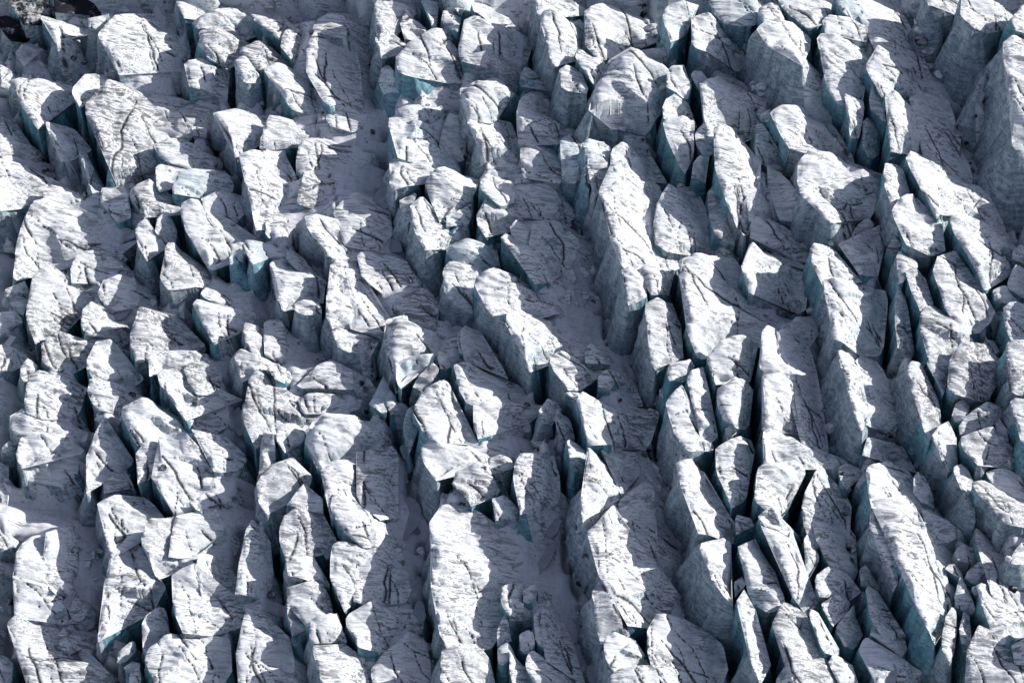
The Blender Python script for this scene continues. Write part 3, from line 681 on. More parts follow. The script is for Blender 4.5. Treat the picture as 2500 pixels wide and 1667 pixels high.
6 3.5|100,1000 85,1080 140,1230 180,1350 230,1600|400,1070 450,1150 490,1270 560,1400 600,1480 500,1600|
2.5 1.5|510,1110 490,1220 560,1330|570,1140 670,1290 600,1340|d
4 3|-20,1350 -20,1600|60,1340 130,1400 110,1568|
3.5 2.5|-20,280 -20,440|50,330 90,390 80,470|
6.5 5|850,40 795,90 840,170 850,290 890,400 920,520|1050,10 1140,110 1200,180 1100,290 1110,350 1000,420|
7 4.5|900,400 930,560 880,660 870,900 850,1080 820,1210|1100,360 1150,500 1220,640 1280,720 1250,760 1090,850 1010,970 940,1080|#white dagger shaped serac tapering to a point, lower left
7 5|1230,220 1180,290 1170,420 1220,560 1290,680|1440,210 1440,300 1400,400 1390,560 1350,650|
5 1.5|1450,200 1400,400 1390,550|1750,150 1850,330 1600,530|m
6.5 5|1600,565 1490,600 1420,660 1430,800 1400,900 1450,1020 1510,1160|1600,620 1640,800 1650,920 1700,980 1660,1060 1590,1140|
4 1|1640,510 1610,600 1650,800 1670,920|1780,540 1820,700 1830,850 1740,920|m
5 4|1330,930 1190,1010 1170,1100 1170,1270 1200,1310|1370,970 1380,1070 1260,1180 1220,1280|
4 3.5|1080,1220 970,1300 960,1400|1120,1240 1080,1330 1000,1400|r
3.5 3|1080,1390 1010,1430 1040,1480|1150,1410 1140,1460|b
4 3.5|1130,1450 1070,1500 1060,1600|1150,1470 1140,1600|
7 4.5|1390,1130 1250,1250 1205,1380 1260,1500 1310,1650|1560,1150 1750,1200 1860,1340 1800,1450 1700,1600|
5 4|2050,190 2020,270 2000,480 1970,700 1950,860|2090,280 2100,430 2080,600 2050,750 1990,840|
5 4|2000,930 1995,1100 1950,1200 1960,1340 1970,1600|2030,940 2040,1090 2080,1180 2060,1300 2090,1600|
4 .5|360,340 390,450 360,560 400,640 390,740 440,820|570,290 640,520 620,700 500,900|m
@N 600 1200
7 5.5|430,100 300,200 265,400 350,560|650,110 670,250 640,430 600,540|
7 6|400,560 340,590 345,700 470,720|590,540 640,640 700,760 600,720|
6.5 5|720,20 700,110 750,250 860,370 960,430|850,50 1000,200 1030,270 1060,440|
6.5 5|750,390 700,520 720,680 780,830 800,940|870,400 1030,490 990,600 910,680 890,920|
4.5 .8|1030,220 1060,450 1000,600 900,700 900,900|1180,300 1270,500 1350,700 1330,900 1180,1000|m
7 5.5|480,730 330,780 340,900 480,1060 530,1110|620,730 740,850 680,940 640,1000|d
5 4.5|340,935 340,1010 380,1160|430,990 520,1100 400,1150|
6.5 5.5|680,1000 550,1060 540,1230|780,1010 830,1130 850,1220|
8 6.5|640,1240 555,1250 570,1350 610,1500 620,1620|840,1230 830,1380 800,1500 790,1620|
5.5 1|990,900 830,980 840,1090 900,1210 950,1300|1130,890 1340,1000 1260,1160 1200,1300|
3 .5|1340,1120 1230,1250 1040,1420 1050,1600|1450,1200 1530,1400 1550,1600|m
7.5 5.5|1600,50 1570,110 1550,380 1580,560 1550,620 1570,900 1580,1100 1650,1250|1780,90 1860,180 1900,330 1920,600 1960,820 2010,950 1980,1050 2010,1270 1800,1250|#long broad bright serac dusted with dark specks, bottom centre
7.5 6|1720,1260 1590,1300 1600,1440 1660,1600|1810,1250 2000,1330 2050,1460 1930,1600|
5 4|2170,740 2100,780 2100,900 2160,1010|2240,760 2290,850 2270,1010|
@O 1200 1200
4.5 4|350,750 255,820 260,900|390,780 380,870 290,920|
4 3.5|180,890 140,960 150,1060|260,920 250,1050|
4 3.5|100,1020 40,1150 40,1250|140,1060 160,1200|b
5 4.5|300,1110 230,1160 230,1280|350,1140 360,1230 290,1310|r
5 4|380,975 350,1000 350,1100 380,1240|410,1000 430,1150 450,1290|
4 .8|470,870 410,1000 440,1200 450,1350|520,940 620,1150 700,1350 780,1600|m
5 4|340,1290 280,1360 310,1500 370,1600|420,1330 480,1450 440,1600|
4.5 4|130,1215 50,1270 60,1400|190,1270 220,1350 130,1400|rb
5 4|140,1300 150,1450 180,1600|220,1370 300,1450 320,1600|
8.5 6|960,120 850,260 800,360 870,500 890,680 1000,800 1080,980 1140,1070|1020,110 1040,250 1090,450 1150,620 1190,740 1150,1000|#narrow gleaming ridge pointing down beside a dark valley, bottom centre right
7.5 6.5|750,-20 745,250 790,350|970,0 900,150 820,330|
5 2.5|1040,130 1060,350 1110,500 1170,650|1290,0 1330,350 1360,500 1260,760|m
8 6.5|880,710 840,900 850,1080 880,1210|1000,850 1080,1000 1130,1100 980,1160|d
8 7|1000,1160 910,1240 930,1370 990,1470|1180,1210 1290,1310 1320,1400 1200,1450|
8 7|1100,1440 990,1480 980,1640|1330,1420 1400,1520 1430,1640|
6.5 4|1380,990 1270,1100 1280,1200 1320,1400 1400,1500 1470,1640|1440,1060 1500,1180 1570,1370 1600,1640|
8.5 7.5|1730,420 1720,470 1760,620 1850,760 1960,870 1990,900|1830,380 1940,430 1970,600 1980,780 2000,850|w#speckled serac above a tall vertical striped cliff, bottom right of centre
6 5.5|2050,700 1990,740 1995,850|2085,750 2040,830|
7 6.5|2010,200 1990,230 2010,350|2130,220 2150,280 2060,330|
@P 1800 1200
8 7|130,330 40,420 30,500 80,680 110,800 150,880|180,340 270,480 340,640 370,740 450,900 330,940|
8.5 7|60,780 10,880 30,1000 70,1140 100,1280 150,1440 180,1568|150,920 190,1040 200,1160 270,1290 310,1340 250,1500|
8.5 7|240,120 180,180 200,290 300,400 390,560 400,640 480,800|330,190 430,260 520,450 580,640 610,800 600,960|
8.5 7.5|340,930 310,1030 350,1150 410,1300 450,1420 490,1600|480,900 540,1050 600,1200 660,1320 740,1500 760,1600|d
7.5 6.5|600,960 620,1080 660,1200 720,1310|700,990 740,1150 770,1260 770,1310|
6 5|570,335 545,390 580,520 600,690|620,380 700,540 670,610 620,710|
5.5 3.5|590,200 650,370 750,570|830,180 900,440 960,640 980,760|
6 4|740,600 640,680 640,780 680,860|950,680 960,830 760,830|
5.5 4.5|750,870 700,910 740,1000 790,1090|930,830 960,880 860,1010|
3.5 2|1050,605 1000,650 1020,750|1130,740 1170,800|
6 4|1060,760 1040,800 1080,970 1090,1050 1240,1180|1180,810 1260,950 1370,1150 1330,1200|
5 4|1110,1060 1090,1170 1180,1210|1170,1060 1320,1260 1290,1330|
4.5 3|960,900 900,1000 820,1130 880,1260|1010,1000 1070,1150 980,1300|
5 4|1060,1180 1000,1280 1060,1360 1140,1450 1170,1600|1200,1260 1250,1350 1210,1480 1220,1600|
6 5|790,1330 750,1380 820,1500 860,1600|840,1380 930,1420 980,1500 960,1600|
7.5 7|1100,60 1090,250 1150,430 1230,560 1290,760|1150,80 1200,300 1300,540 1380,650|
9 7|1130,60 1200,180 1250,350 1320,520 1390,640 1480,860 1560,1020 1590,1160 1620,1220|1440,60 1490,280 1600,560 1740,720 1780,790 1720,960 1700,1080 1650,1180|w#longest bright diagonal ridge with steep dark left wall, bottom right
7 6|1770,930 1720,1010 1670,1170 1680,1290 1740,1400|1830,980 1830,1180 1800,1320|d
5 3.5|1500,150 1560,340 1620,430|1740,240 1830,320 1810,370 1700,410|m
4 3.5|1850,430 1780,500 1800,560|1910,510 1920,600|
5 4.5|2000,560 1890,650 1870,700|2050,620 2000,720 1920,740|
4 3|1770,590 1700,640|1840,650 1860,710|
6.5 5|2030,740 1955,770 1990,870 2040,1000 2090,1130 2160,1220|2090,820 2170,990 2270,1070 2260,1150|
4.5 2|1970,290 1960,420 2010,560 2070,640 2050,760 2190,990|2090,420 2200,560 2320,720 2400,950|m
7 5|1960,1090 1930,1200 1880,1280 1890,1450 1910,1600|2080,1130 2220,1250 2290,1430 2340,1600|d
6 5|2350,1200 2240,1260 2290,1390|2420,1220 2400,1400|b
5 4|1830,700 1780,850 1790,940|1870,780 1990,930 1960,990|d
5 4.5|1850,980 1830,1200|1900,1010 1920,1180 1880,1270|d
8 7|2330,410 2270,500 2240,580|2400,430 2400,600|
6 5.5|390,1430 320,1520 310,1620|440,1480 480,1620|
"""
K = 700.0 / 2350.0


class Serac:
    pass


SER = []
ox = oy = 0
for ln in DATA.strip().splitlines():
    ln = ln.strip()
    if not ln:
        continue
    if ln[0] == '@':
        _, ox, oy = ln[1:].split()
        ox, oy = float(ox), float(oy)
        continue
    body, _, words = ln.partition('#')
    hh, cr, ft, fl = body.split('|')
    hc, hf = [float(v) for v in hh.split()]
    s = Serac()
    s.words, s.flags, s.hc, s.hf = words.strip(), fl.strip(), hc, hf

    def pts(txt, h):
        o = []
        for w in txt.split():
            q = [float(v) for v in w.split(',')]
            o.append([ox + q[0] * K, oy + q[1] * K, q[2] if len(q) > 2 else h])
        return np.array(o)
    s.c, s.f = pts(cr, hc), pts(ft, hf)
    SER.append(s)

# every crest carries the slope down to its right
HSC = 0.80
for s in SER:
    cx_, cy_ = s.c[:, 0].mean(), s.c[:, 1].mean()
    k_ = HSC * (1 - 0.26 * np.clip((1450 - cx_) / 650, 0, 1) * np.clip((cy_ + 300) / 900, 0, 1))
    s.c[:, 2] *= k_
    s.f[:, 2] *= k_
    if 'm' not in s.flags:
        wd = np.hypot(*(s.f[:, :2].mean(0) - s.c[:, :2].mean(0))) * PXM
        s.f[:, 2] = np.maximum(s.f[:, 2] - 0.27 * wd, np.minimum(s.f[:, 2], 0.4))


def outline(s):
    return np.vstack([s.c, s.f[::-1]])


def boundary(s, step=5):
    R = outline(s)
    out = []
    for i in range(len(R)):
        a, b = R[i], R[(i + 1) % len(R)]
        n = max(2, int(np.hypot(*(b - a)[:2]) / step))
        for t in np.linspace(0, 1, n, endpoint=False):
            out.append(a + (b - a) * t)
    return np.array(out)


def in_poly(px, py, R):
    x1, y1 = R[:, 0], R[:, 1]
    x2, y2 = np.roll(x1, -1), np.roll(y1, -1)
    m = (y1 > py) != (y2 > py)
    xx = (x2 - x1) * (py - y1) / np.where(y2 == y1, 1e-9, y2 - y1) + x1
    return bool(np.count_nonzero(m & (px < xx)) % 2)


# a block that stands in front of a taller one is never lower than the foot of that wall at its place
for it in range(2):
    BN = [boundary(s) for s in SER]
    BB = np.array([(B[:, 0].min() - 5, B[:, 0].max() + 5, B[:, 1].min(), B[:, 1].max() + 14 * HPX) for B in BN])
    OUT = [outline(s)[:, :2] for s in SER]
    for i, s in enumerate(SER):
        for arr in (s.c, s.f):
            up = np.zeros(len(arr))
            for k in range(len(arr)):
                px, py, h = arr[k]
                need = h
                for j in np.nonzero((BB[:, 0] < px) & (BB[:, 1] > px) & (BB[:, 2] < py) & (BB[:, 3] > py))[0]:
                    if j == i:
                        continue
                    B = BN[j]
                    m = (np.abs(B[:, 0] - px) < 5) & (B[:, 1] < py)
                    if not m.any() or in_poly(px, py, OUT[j]):
                        continue
                    need = max(need, (B[m, 2] - (py - B[m, 1]) / HPX).max() + 0.35)
                up[k] = min(need - h, 1.3)
            if len(up) > 2:
                e = np.concatenate([up[:1], up, up[-1:]])
                up = np.maximum(up * 0.8, 0.5 * up + 0.25 * (e[:-2] + e[2:]))
            arr[:, 2] += up

DS = 0.18
rng = np.random.default_rng(4)


def resample(R, ds):
    out = []
    n = len(R)
    for i in range(n):
        a, b = R[i], R[(i + 1) % n]
        L = np.hypot(*(b - a))
        k = max(1, int(round(L / ds)))
        for t in range(k):
            out.append(a + (b - a) * (t / k))
    return np.array(out)


def chaikin(R, k=0.22):
    Q = np.roll(R, -1, axis=0)
    return np.stack([(1 - k) * R + k * Q, k * R + (1 - k) * Q], 1).reshape(-1, 2)


def make_cracks(s):
    """jagged joints that run over a block: polylines with a width"""
    out = []
    cen = s.R0.mean(0)
    for k in range(int(min(9, 1 + s.area / 8))):
        p = cen + rng.normal(0, 0.28, 2) * (s.R0.max(0) - s.R0.min(0))
        if rng.random() < 0.72:
            a0 = math.atan2(-0.92, 0.40) + rng.normal(0, 0.18)
        else:
            a0 = math.atan2(-0.25, 0.95) + rng.normal(0, 0.5)
        n = int(np.clip(s.size * rng.uniform(0.6, 1.6) / 0.7, 4, 22))
        a, pts_ = a0, [p]
        for q in range(n):
            a = a0 + 0.5 * (a - a0) + rng.normal(0, 0.20)
            p = p + 0.7 * rng.uniform(0.6, 1.4) * np.array([math.cos(a), math.sin(a)])
            pts_.append(p)
        w = np.sin(np.linspace(0.25, math.pi - 0.12, len(pts_))) ** 0.6
        out.append((np.array(pts_), w * rng.uniform(0.02, 0.10)))
    return out


def cracks(P, lines):
    ck = np.zeros(len(P))
    for A_, w in lines:
        lo_, hi_ = A_.min(0) - 0.9, A_.max(0) + 0.9
        m = np.nonzero((P[:, 0] > lo_[0]) & (P[:, 0] < hi_[0]) & (P[:, 1] > lo_[1]) & (P[:, 1] < hi_[1]))[0]
        if not len(m):
            continue
        d, ww = poly_dist(P[m], A_, w)
        ck[m] = np.maximum(ck[m], np.exp(-(d / (ww + 0.02)) ** 2) + 0.16 * np.exp(-(d / 0.40) ** 2) * (ww > 0.06))
    return np.minimum(ck, 1)


def relief(x, y, A, seed):
    """ridges, facets and thin layer ledges of an ice surface"""
    z = A * 0.45 * fbm2(x * 0.15, y * 0.15, 2, seed)
    cr = np.maximum(noise2(x * 0.27 + 9, y * 0.20, seed + 1), noise2(x * 0.22, y * 0.30 + 5, seed + 2))
    z = z + A * 0.50 * cr
    z = z - A * 0.20 * np.abs(fbm2(x * 0.45, y * 0.5, 2, seed + 5))
    sy = y * 1.7 + x * 0.22 + 1.3 * noise2(x * 0.18, y * 0.18, seed + 11)
    z = z + (0.05 + 0.09 * A) * noise2(x * 0.09, sy, seed + 8) + 0.06 * noise2(x * 0.22, sy * 2.2, seed + 9)
    return z + 0.02 * noise2(x * 2.6, y * 2.6, seed + 14)


jr = np.random.default_rng(77)


def jag(L, amp, hz):
    for rep_ in range(2):
        out = [L[0]]
        for a, b in zip(L[:-1], L[1:]):
            d = b - a
            n = np.array([d[1], -d[0], 0.0])
            ln = math.hypot(d[0], d[1])
            if ln > 1.0:
                out.append(a + d * jr.uniform(0.35, 0.65) + n * jr.uniform(-amp, amp) + np.array([0, 0, jr.uniform(-hz, hz) * ln]))
            out.append(b)
        L = np.array(out)
        hz *= 0.7
    return L


def world_outline(s):
    s.Cw = np.array([at(*p) for p in s.c])
    s.Fw = np.array([at(*p) for p in s.f])
    sm = 0.5 if ('r' in s.flags or 'm' in s.flags) else 1.0
    s.Cw = jag(s.Cw, 0.15 * sm, 0.09 * sm)
    s.Fw = jag(s.Fw, 0.20 * sm, 0.06 * sm)
    R0 = np.vstack([s.Cw[:, :2], s.Fw[::-1, :2]])
    a = 0.5 * np.sum(R0[:, 0] * np.roll(R0[:, 1], -1) - np.roll(R0[:, 0], -1) * R0[:, 1])
    s.R0 = R0[::-1] if a < 0 else R0
    s.area, s.size = abs(a), math.sqrt(abs(a))
    s.box = (*s.R0.min(0), *s.R0.max(0))
    s.htop = max(s.c[:, 2].max(), s.f[:, 2].max())


def sstep(a, b, x):
    t = np.clip((x - a) / (b - a), 0, 1)
    return t * t * (3 - 2 * t)


def gap_right(P, s):
    """how far the next block stands to the right of the points P, up to 9 m"""
    g = np.full(len(P), 9.0)
    near_ = [o for o in ALLS if o is not s and o.box[0] < P[:, 0].max() + 9 and o.box[2] > P[:, 0].min()
             and o.box[1] < P[:, 1].max() + 1.5 and o.box[3] > P[:, 1].min() - 1.5]
    for d in np.arange(0.5, 9.0, 0.6):
        Q = P + np.array([0.98, 0.06]) * d
        hit = np.zeros(len(P), bool)
        for o in near_:
            hit |= inside(Q, o.RR)
        g = np.where(hit & (g > d), d, g)
    return g


def neighbour_close(P, s, z):
    """1 where another block stands at the points P"""
    out = np.zeros(len(P))
    x0, y0 = P.min(0)
    x1, y1 = P.max(0)
    for o in ALLS:
        if o is s or 'm' in o.flags:
            continue
        if o.box[0] > x1 or o.box[2] < x0 or o.box[1] > y1 or o.box[3] < y0:
            continue
        out = np.maximum(out, inside(P, o.R0) * (o.htop > z - 2.5))
    return out


def smooth_ring(a, k):
    w = np.ones(2 * k + 1) / (2 * k + 1)
    return np.convolve(np.concatenate([a[-k:], a, a[:k]]), w, 'valid')


def shape_serac(s, idx, ds):
    Cw, Fw, R0, area, size = s.Cw, s.Fw, s.R0, s.area, s.size
    seed = 100 + idx
    ramp, dome = 'm' in s.flags, 'r' in s.flags
    R1 = R0 if not dome else chaikin(R0, 0.22)
    lines = make_cracks(s) if ds < 0.5 else []
    ext = R0.max(0) - R0.min(0)
    cre = []
    if not ramp:
        for k in range(2 if size < 5 else 3):
            a = [rng.normal(-1.2, 0.45), rng.normal(-0.2, 0.5), rng.normal(0.9, 0.5)][k % 3]
            d_ = np.array([math.cos(a), math.sin(a)])
            pr = R0 @ d_
            cre.append((d_, pr.min() + (pr.max() - pr.min()) * rng.uniform(0.55, 0.9), rng.uniform(0.15, 0.65)))
    rim = resample(R1, ds * 1.05)
    j = min(0.42, 0.05 * size)
    rim = rim + np.stack([fbm2(rim[:, 0] * 0.55, rim[:, 1] * 0.55, 4, seed, 0.6),
                          fbm2(rim[:, 0] * 0.55 + 40, rim[:, 1] * 0.55, 4, seed + 3, 0.6)], 1) * j
    pw = 1.9 if dome else (1.05 if ramp else 1.2)
    rr = (min(1.6, 0.22 * size) if dome else min(0.28, 0.06 * size)) * (0.7 + 0.6 * rng.random())
    A = min(1.0, 0.25 + size * 0.07) * (0.6 if ramp else 1.0)

    def top(P):
        dc, h1 = poly_dist(P, Cw[:, :2], Cw[:, 2])
        df, h2 = poly_dist(P, Fw[:, :2], Fw[:, 2])
        t = dc / (dc + df + 1e-6)
        z = h2 + (h1 - h2) * (1 - t ** pw)
        x, y = P[:, 0], P[:, 1]
        ck = cracks(P, lines)
        h0 = z.copy()
        for d_, s0, m_ in cre:
            z = z - m_ * np.maximum(0, P @ d_ - s0)
        z = np.maximum(z, 0.68 * h0)
        z = z + relief(x, y, A, seed) - 0.22 * ck
        d, _ = poly_dist(P, np.vstack([R1, R1[:1]]), np.zeros(len(R1) + 1))
        q = np.clip(1 - d / rr, 0, 1)
        return z - rr * 0.75 * (1 - np.sqrt(1 - np.minimum(q, 0.98) ** 2)), ck

    lo, hi = rim.min(0), rim.max(0)
    gx, gy = np.meshgrid(np.arange(lo[0], hi[0], ds), np.arange(lo[1], hi[1], ds * 0.95))
    gx = gx + (np.arange(gx.shape[0]) % 2)[:, None] * ds * 0.5
    G = np.stack([gx.ravel(), gy.ravel()], 1)
    G += rng.uniform(-0.3, 0.3, G.shape) * ds
    G = G[inside(G, R1)]
    if len(G):
        dd, _ = poly_dist(G, np.vstack([R1, R1[:1]]), np.zeros(len(R1) + 1))
        G = G[dd > ds * 0.7]
    allp = np.vstack([rim, G])
    n = len(rim)
    res = delaunay_2d_cdt([Vector(p) for p in allp.tolist()], [], [list(range(n))], 1, 1e-5, False)
    V2 = np.array([(v[0], v[1]) for v in res[0]])
    F = np.array(res[2], np.int32)
    z, ck = top(V2)
    T = (np.column_stack([V2, z]), F, ck)
    # the sides: steep bare ice to the left and front, an easy snowy slope to the right
    zr, _ = top(rim)
    nb = max(3, min(9, n // 10))
    tang = np.roll(rim, -nb, 0) - np.roll(rim, nb, 0)
    nrm = np.stack([tang[:, 1], -tang[:, 0]], 1)
    nrm /= np.maximum(np.hypot(nrm[:, 0], nrm[:, 1])[:, None], 1e-6)
    near = np.maximum(neighbour_close(rim + nrm * 1.0, s, s.htop), neighbour_close(rim + nrm * 2.3, s, s.htop))
    far_ = np.maximum(near, neighbour_close(rim + nrm * 4.0, s, s.htop))
    near = smooth_ring(near, nb)
    far_ = smooth_ring(far_, nb)
    easy = sstep(0.05, 0.55, nrm[:, 0]) * (1 - sstep(0.15, 0.6, near))
    base_sl = 0.33 if 'w' in s.flags else 0.13 + 0.12 * rng.random()
    slope = base_sl + 0.22 * sstep(0.4, 0.95, -nrm[:, 1]) * (1 - near) + (0.45 + 0.3 * rng.random()) * easy
    slope = smooth_ring(slope, nb) * (1 - 0.85 * near)
    easy = smooth_ring(easy, 2)
    zb = -1.6 - 5.4 * sstep(0.1, 0.7, near)
    Kr = int(np.clip((s.htop + 1.6) / max(0.44, ds), 5, 26))
    fr = np.linspace(0, 1, Kr + 1) ** 1.12
    dep = fr[:, None] * (zr - zb)[None, :]
    zz = zr[None, :] - dep
    g = (1 - np.exp(-dep / 0.8)) * (1 - 0.55 * near)[None, :]
    rx, ry = np.broadcast_to(rim[:, 0], dep.shape), np.broadcast_to(rim[:, 1], dep.shape)
    off = slope[None, :] * dep + g * ((0.5 + 0.03 * s.htop) * noise3(rx * 0.42, ry * 0.42, zz * 0.13, seed + 50)
                                      + 0.26 * noise3(rx * 1.1, ry * 1.1, zz * 0.4, seed + 51)
                                      + 0.11 * noise3(rx * 3.1, ry * 3.1, zz * 1.1, seed + 52))
    off[1:] -= 0.05
    Q = np.stack([rx + nrm[:, 0][None, :] * off, ry + nrm[:, 1][None, :] * off], -1).reshape(-1, 2)
    ew = np.broadcast_to(easy, dep.shape).ravel()
    ck2 = np.zeros(len(Q))
    dz = np.zeros(len(Q))
    m = np.nonzero(ew > 0.03)[0]
    if len(m):
        ck2[m] = cracks(Q[m], lines)
        m = m[m >= n]
        dz[m] = g.ravel()[m] * ew[m] * (relief(Q[m, 0], Q[m, 1], 0.7, seed) - 0.2 * ck2[m])
    rows = [np.column_stack([Q, zz.ravel() + dz])]
    cks = [ck2]
    a = np.arange(n)
    b = (a + 1) % n
    Fs = np.vstack([np.stack([a + k * n, a + (k + 1) * n, b + (k + 1) * n, b + k * n], 1) for k in range(Kr)])
    # columns of the ring in runs: steep wall, easy flank or crevasse wall; short runs join what lies beside them
    e = np.where(easy > 0.35, 1, np.where((near > 0.45) & (np.abs(nrm[:, 0]) > 0.5), 2, 0))
    for it_ in range(3):
        cut = [k for k in range(n) if e[k] != e[k - 1]]
        for q, k0 in enumerate(cut):
            L = (cut[(q + 1) % len(cut)] - k0) % n or n
            if L < max(9, n // 11):
                e[np.arange(k0, k0 + L) % n] = e[k0 - 1]
                break
    for it_ in range(40):
        cut = [k for k in range(n) if e[k] != e[k - 1]]
        short = [(k0, (cut[(q + 1) % len(cut)] - k0) % n) for q, k0 in enumerate(cut)]
        short = [x for x in short if 0 < x[1] < max(9, n // 11)]
        if not short:
            break
        k0, L = short[0]
        e[np.arange(k0, k0 + L) % n] = e[k0 - 1]
    cut = [k for k in range(n) if e[k] != e[k - 1]]
    runs = []
    if not cut:
        runs.append((int(e[0]), np.arange(n)))
    for q, k0 in enumerate(cut):
        L = (cut[(q + 1) % len(cut)] - k0) % n
        runs.append((int(e[k0]), np.arange(k0, k0 + L) % n))
    return T, np.vstack(rows), np.concatenate(cks), Fs, [(f, (np.arange(Kr)[:, None] * n + c_[None, :]).ravel()) for f, c_ in runs]


def prune(V, F, *attrs):
    used = np.unique(F)
    mp = np.full(len(V), -1, np.int32)
    mp[used] = np.arange(len(used))
    return (V[used], mp[F]) + tuple(a[used] for a in attrs)


def build_serac(s, idx):
    s.pc0 = s.c[:, 0].mean()
    T, RV, RC, RF, runs = shape_serac(s, idx, DS)
    blue, dirty, ramp = 'b' in s.flags, s.flags.count('d'), 'm' in s.flags
    if dirty == 0 and not blue and s.pc0 < 1150 and idx % 6 == 0:
        dirty = 1
    mt = TOPS[(min(dirty, 3), 0 if dirty >= 2 else int(blue), 0 if dirty >= 2 else (idx * 7 // 3) % 5)]
    base = np.array([s.R0[:, 0].mean(), s.R0[:, 1].mean(), 0.0])
    root = bpy.data.objects.new('ice_slope' if ramp else 'serac', None)
    root.empty_display_size = 0.5
    root.location = base
    COL.objects.link(root)
    link('snow_top', make_mesh('snow_top', T[0] - base, T[1], mt, {'dirt': T[2]}), root)
    for flank, cols in runs:
        V, F, c = prune(RV, RF[cols], RC)
        if flank == 2:
            link('crevasse_wall', make_mesh('crevasse_wall', V - base, F, CREV), root)
        elif flank:
            link('snow_flank', make_mesh('snow_flank', V - base, F, mt, {'dirt': c}), root)
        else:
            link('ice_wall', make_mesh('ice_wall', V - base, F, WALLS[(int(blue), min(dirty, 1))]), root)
    s.root = root
    s.pc = boundary(s)[:, :2].mean(0)


# blocks of the same icefall that stand just outside the picture
FILL = []
fr = random.Random(8)
for gx_ in range(-420, 2980, 125):
    for gy_ in range(-430, 2000, 150):
        px, py = gx_ + fr.uniform(-35, 35), gy_ + fr.uniform(-40, 40)
        if -150 < px < 2545 and -75 < py < 1730:
            continue
        o = Serac()
        o.words, o.flags = '', fr.choice(['', '', 'r', 'd'])
        L, w, h = fr.uniform(70, 150), fr.uniform(45, 85), fr.uniform(5, 8.5)
        lean = 0.12 + 0.22 * px / 2500
        o.c = np.array([[px + lean * L * t + fr.uniform(-9, 9), py + L * (t - 0.5), h * (0.9 + 0.1 * math.sin(3 * t))]
                        for t in (0, 0.35, 0.7, 1)])
        o.f = np.array([[px + w + lean * L * t + fr.uniform(-14, 14), py + L * (t - 0.5) + fr.uniform(-8, 8), h * 0.72]
                        for t in (0.05, 0.35, 0.7, 0.95)])
        FILL.append(o)
ALLS = SER + FILL
for s in ALLS:
    world_outline(s)
# where the next block stands close by, the gap between the two is an open crevasse; elsewhere the foot of
# a block runs on as a slope towards the next one
for s in ALLS:
    s.RR = s.R0
for s in SER:
    if 'm' in s.flags or s.size < 2.2:
        continue
    F2 = s.Fw[:, :2].copy()
    hit = np.maximum(neighbour_close(F2 + np.array([0.9, 0]), s, s.htop), neighbour_close(F2 + np.array([2.2, 0]), s, s.htop))
    gp = gap_right(F2, s)
    ext = np.where((gp < 2.6) | (hit > 0), 0, np.clip(0.86 * (gp - 1.2), 0, 5.5)) * min(1, s.size / 4)
    e2 = np.concatenate([ext[:1], ext, ext[-1:]])
    ext = np.minimum(ext, np.maximum(0.25 * (e2[:-2] + 2 * ext + e2[2:]), 0.35 * ext))
    end = np.sin(np.linspace(0.35, math.pi - 0.35, len(ext)))
    ext = ext * (0.45 + 0.55 * end)
    s.Fw[:, 0] += ext * 0.98 - 0.6 * hit * min(1, s.size / 5) * (ext < 0.3)
    s.Fw[:, 1] += ext * 0.06
    s.Fw[:, 2] = np.where(ext > 0.2, np.maximum(s.Fw[:, 2] - 0.45 * ext, np.minimum(s.Fw[:, 2], -0.3)), s.Fw[:, 2])
    R0 = np.vstack([s.Cw[:, :2], s.Fw[::-1, :2]])
    a = 0.5 * np.sum(R0[:, 0] * np.roll(R0[:, 1], -1) - np.roll(R0[:, 0], -1) * R0[:, 1])
    s.R0 = R0[::-1] if a < 0 else R0
    s.area, s.size = abs(a), math.sqrt(abs(a))
    s.box = (*s.R0.min(0), *s.R0.max(0))


# ------------------------------------------------------------------ ground
def axis(lo, hi, step, far):
    core = np.arange(lo, hi + step, step)
    ext = np.cumsum(step * 1.25 ** np.arange(1, 40))
    ext = ext[ext < far]
    return np.concatenate([(lo - ext)[::-1], core, hi + ext])


def ground_z(x, y):
    z = 0.55 * fbm2(x * 0.06, y * 0.04, 3, 900)
    z = z + 0.22 * fbm2(x * 0.5, y * 0.25, 4, 910)
    n = noise2((0.97 * x + 0.25 * y) * 0.16, (0.97 * y - 0.25 * x) * 0.035, 920)
    ck = np.exp(-(n / 0.035) ** 2) * np.clip(noise2(x * 0.08, y * 0.08, 925) * 2 + 0.1, 0, 1)
    return z - 2.2 * ck


gx = axis(-76, 76, 0.34, 300)
gy = axis(-60, 88, 0.34, 300)
GX, GY = np.meshgrid(gx, gy)
GZ = ground_z(GX.ravel(), GY.ravel())
GP = np.stack([GX.ravel(), GY.ravel()], 1)
moat = np.zeros(len(GP))
for s in ALLS:
    if 'm' in s.flags:
        continue
    m = np.nonzero((GP[:, 0] > s.box[0] - 2) & (GP[:, 0] < s.box[2] + 2) & (GP[:, 1] > s.box[1] - 2) & (GP[:, 1] < s.box[3] + 2))[0]
    if len(m):
        d_, _ = poly_dist(GP[m], np.vstack([s.R0, s.R0[:1]]), np.zeros(len(s.R0) + 1))
        d_[inside(GP[m], s.R0)] = 0
        xc, yc = s.Cw[:, 0], s.Cw[:, 1]
        o_ = np.argsort(yc)
        xl = np.interp(GP[m, 1], yc[o_], xc[o_])
        left = (GP[m, 0] < xl) & (GP[m, 1] > yc.min() - 0.5) & (GP[m, 1] < yc.max() + 0.5)
        dd_ = 0.2 * s.htop + 0.75
        moat[m] = np.maximum(moat[m], left * np.exp(-((d_ - dd_) / 0.42) ** 2))

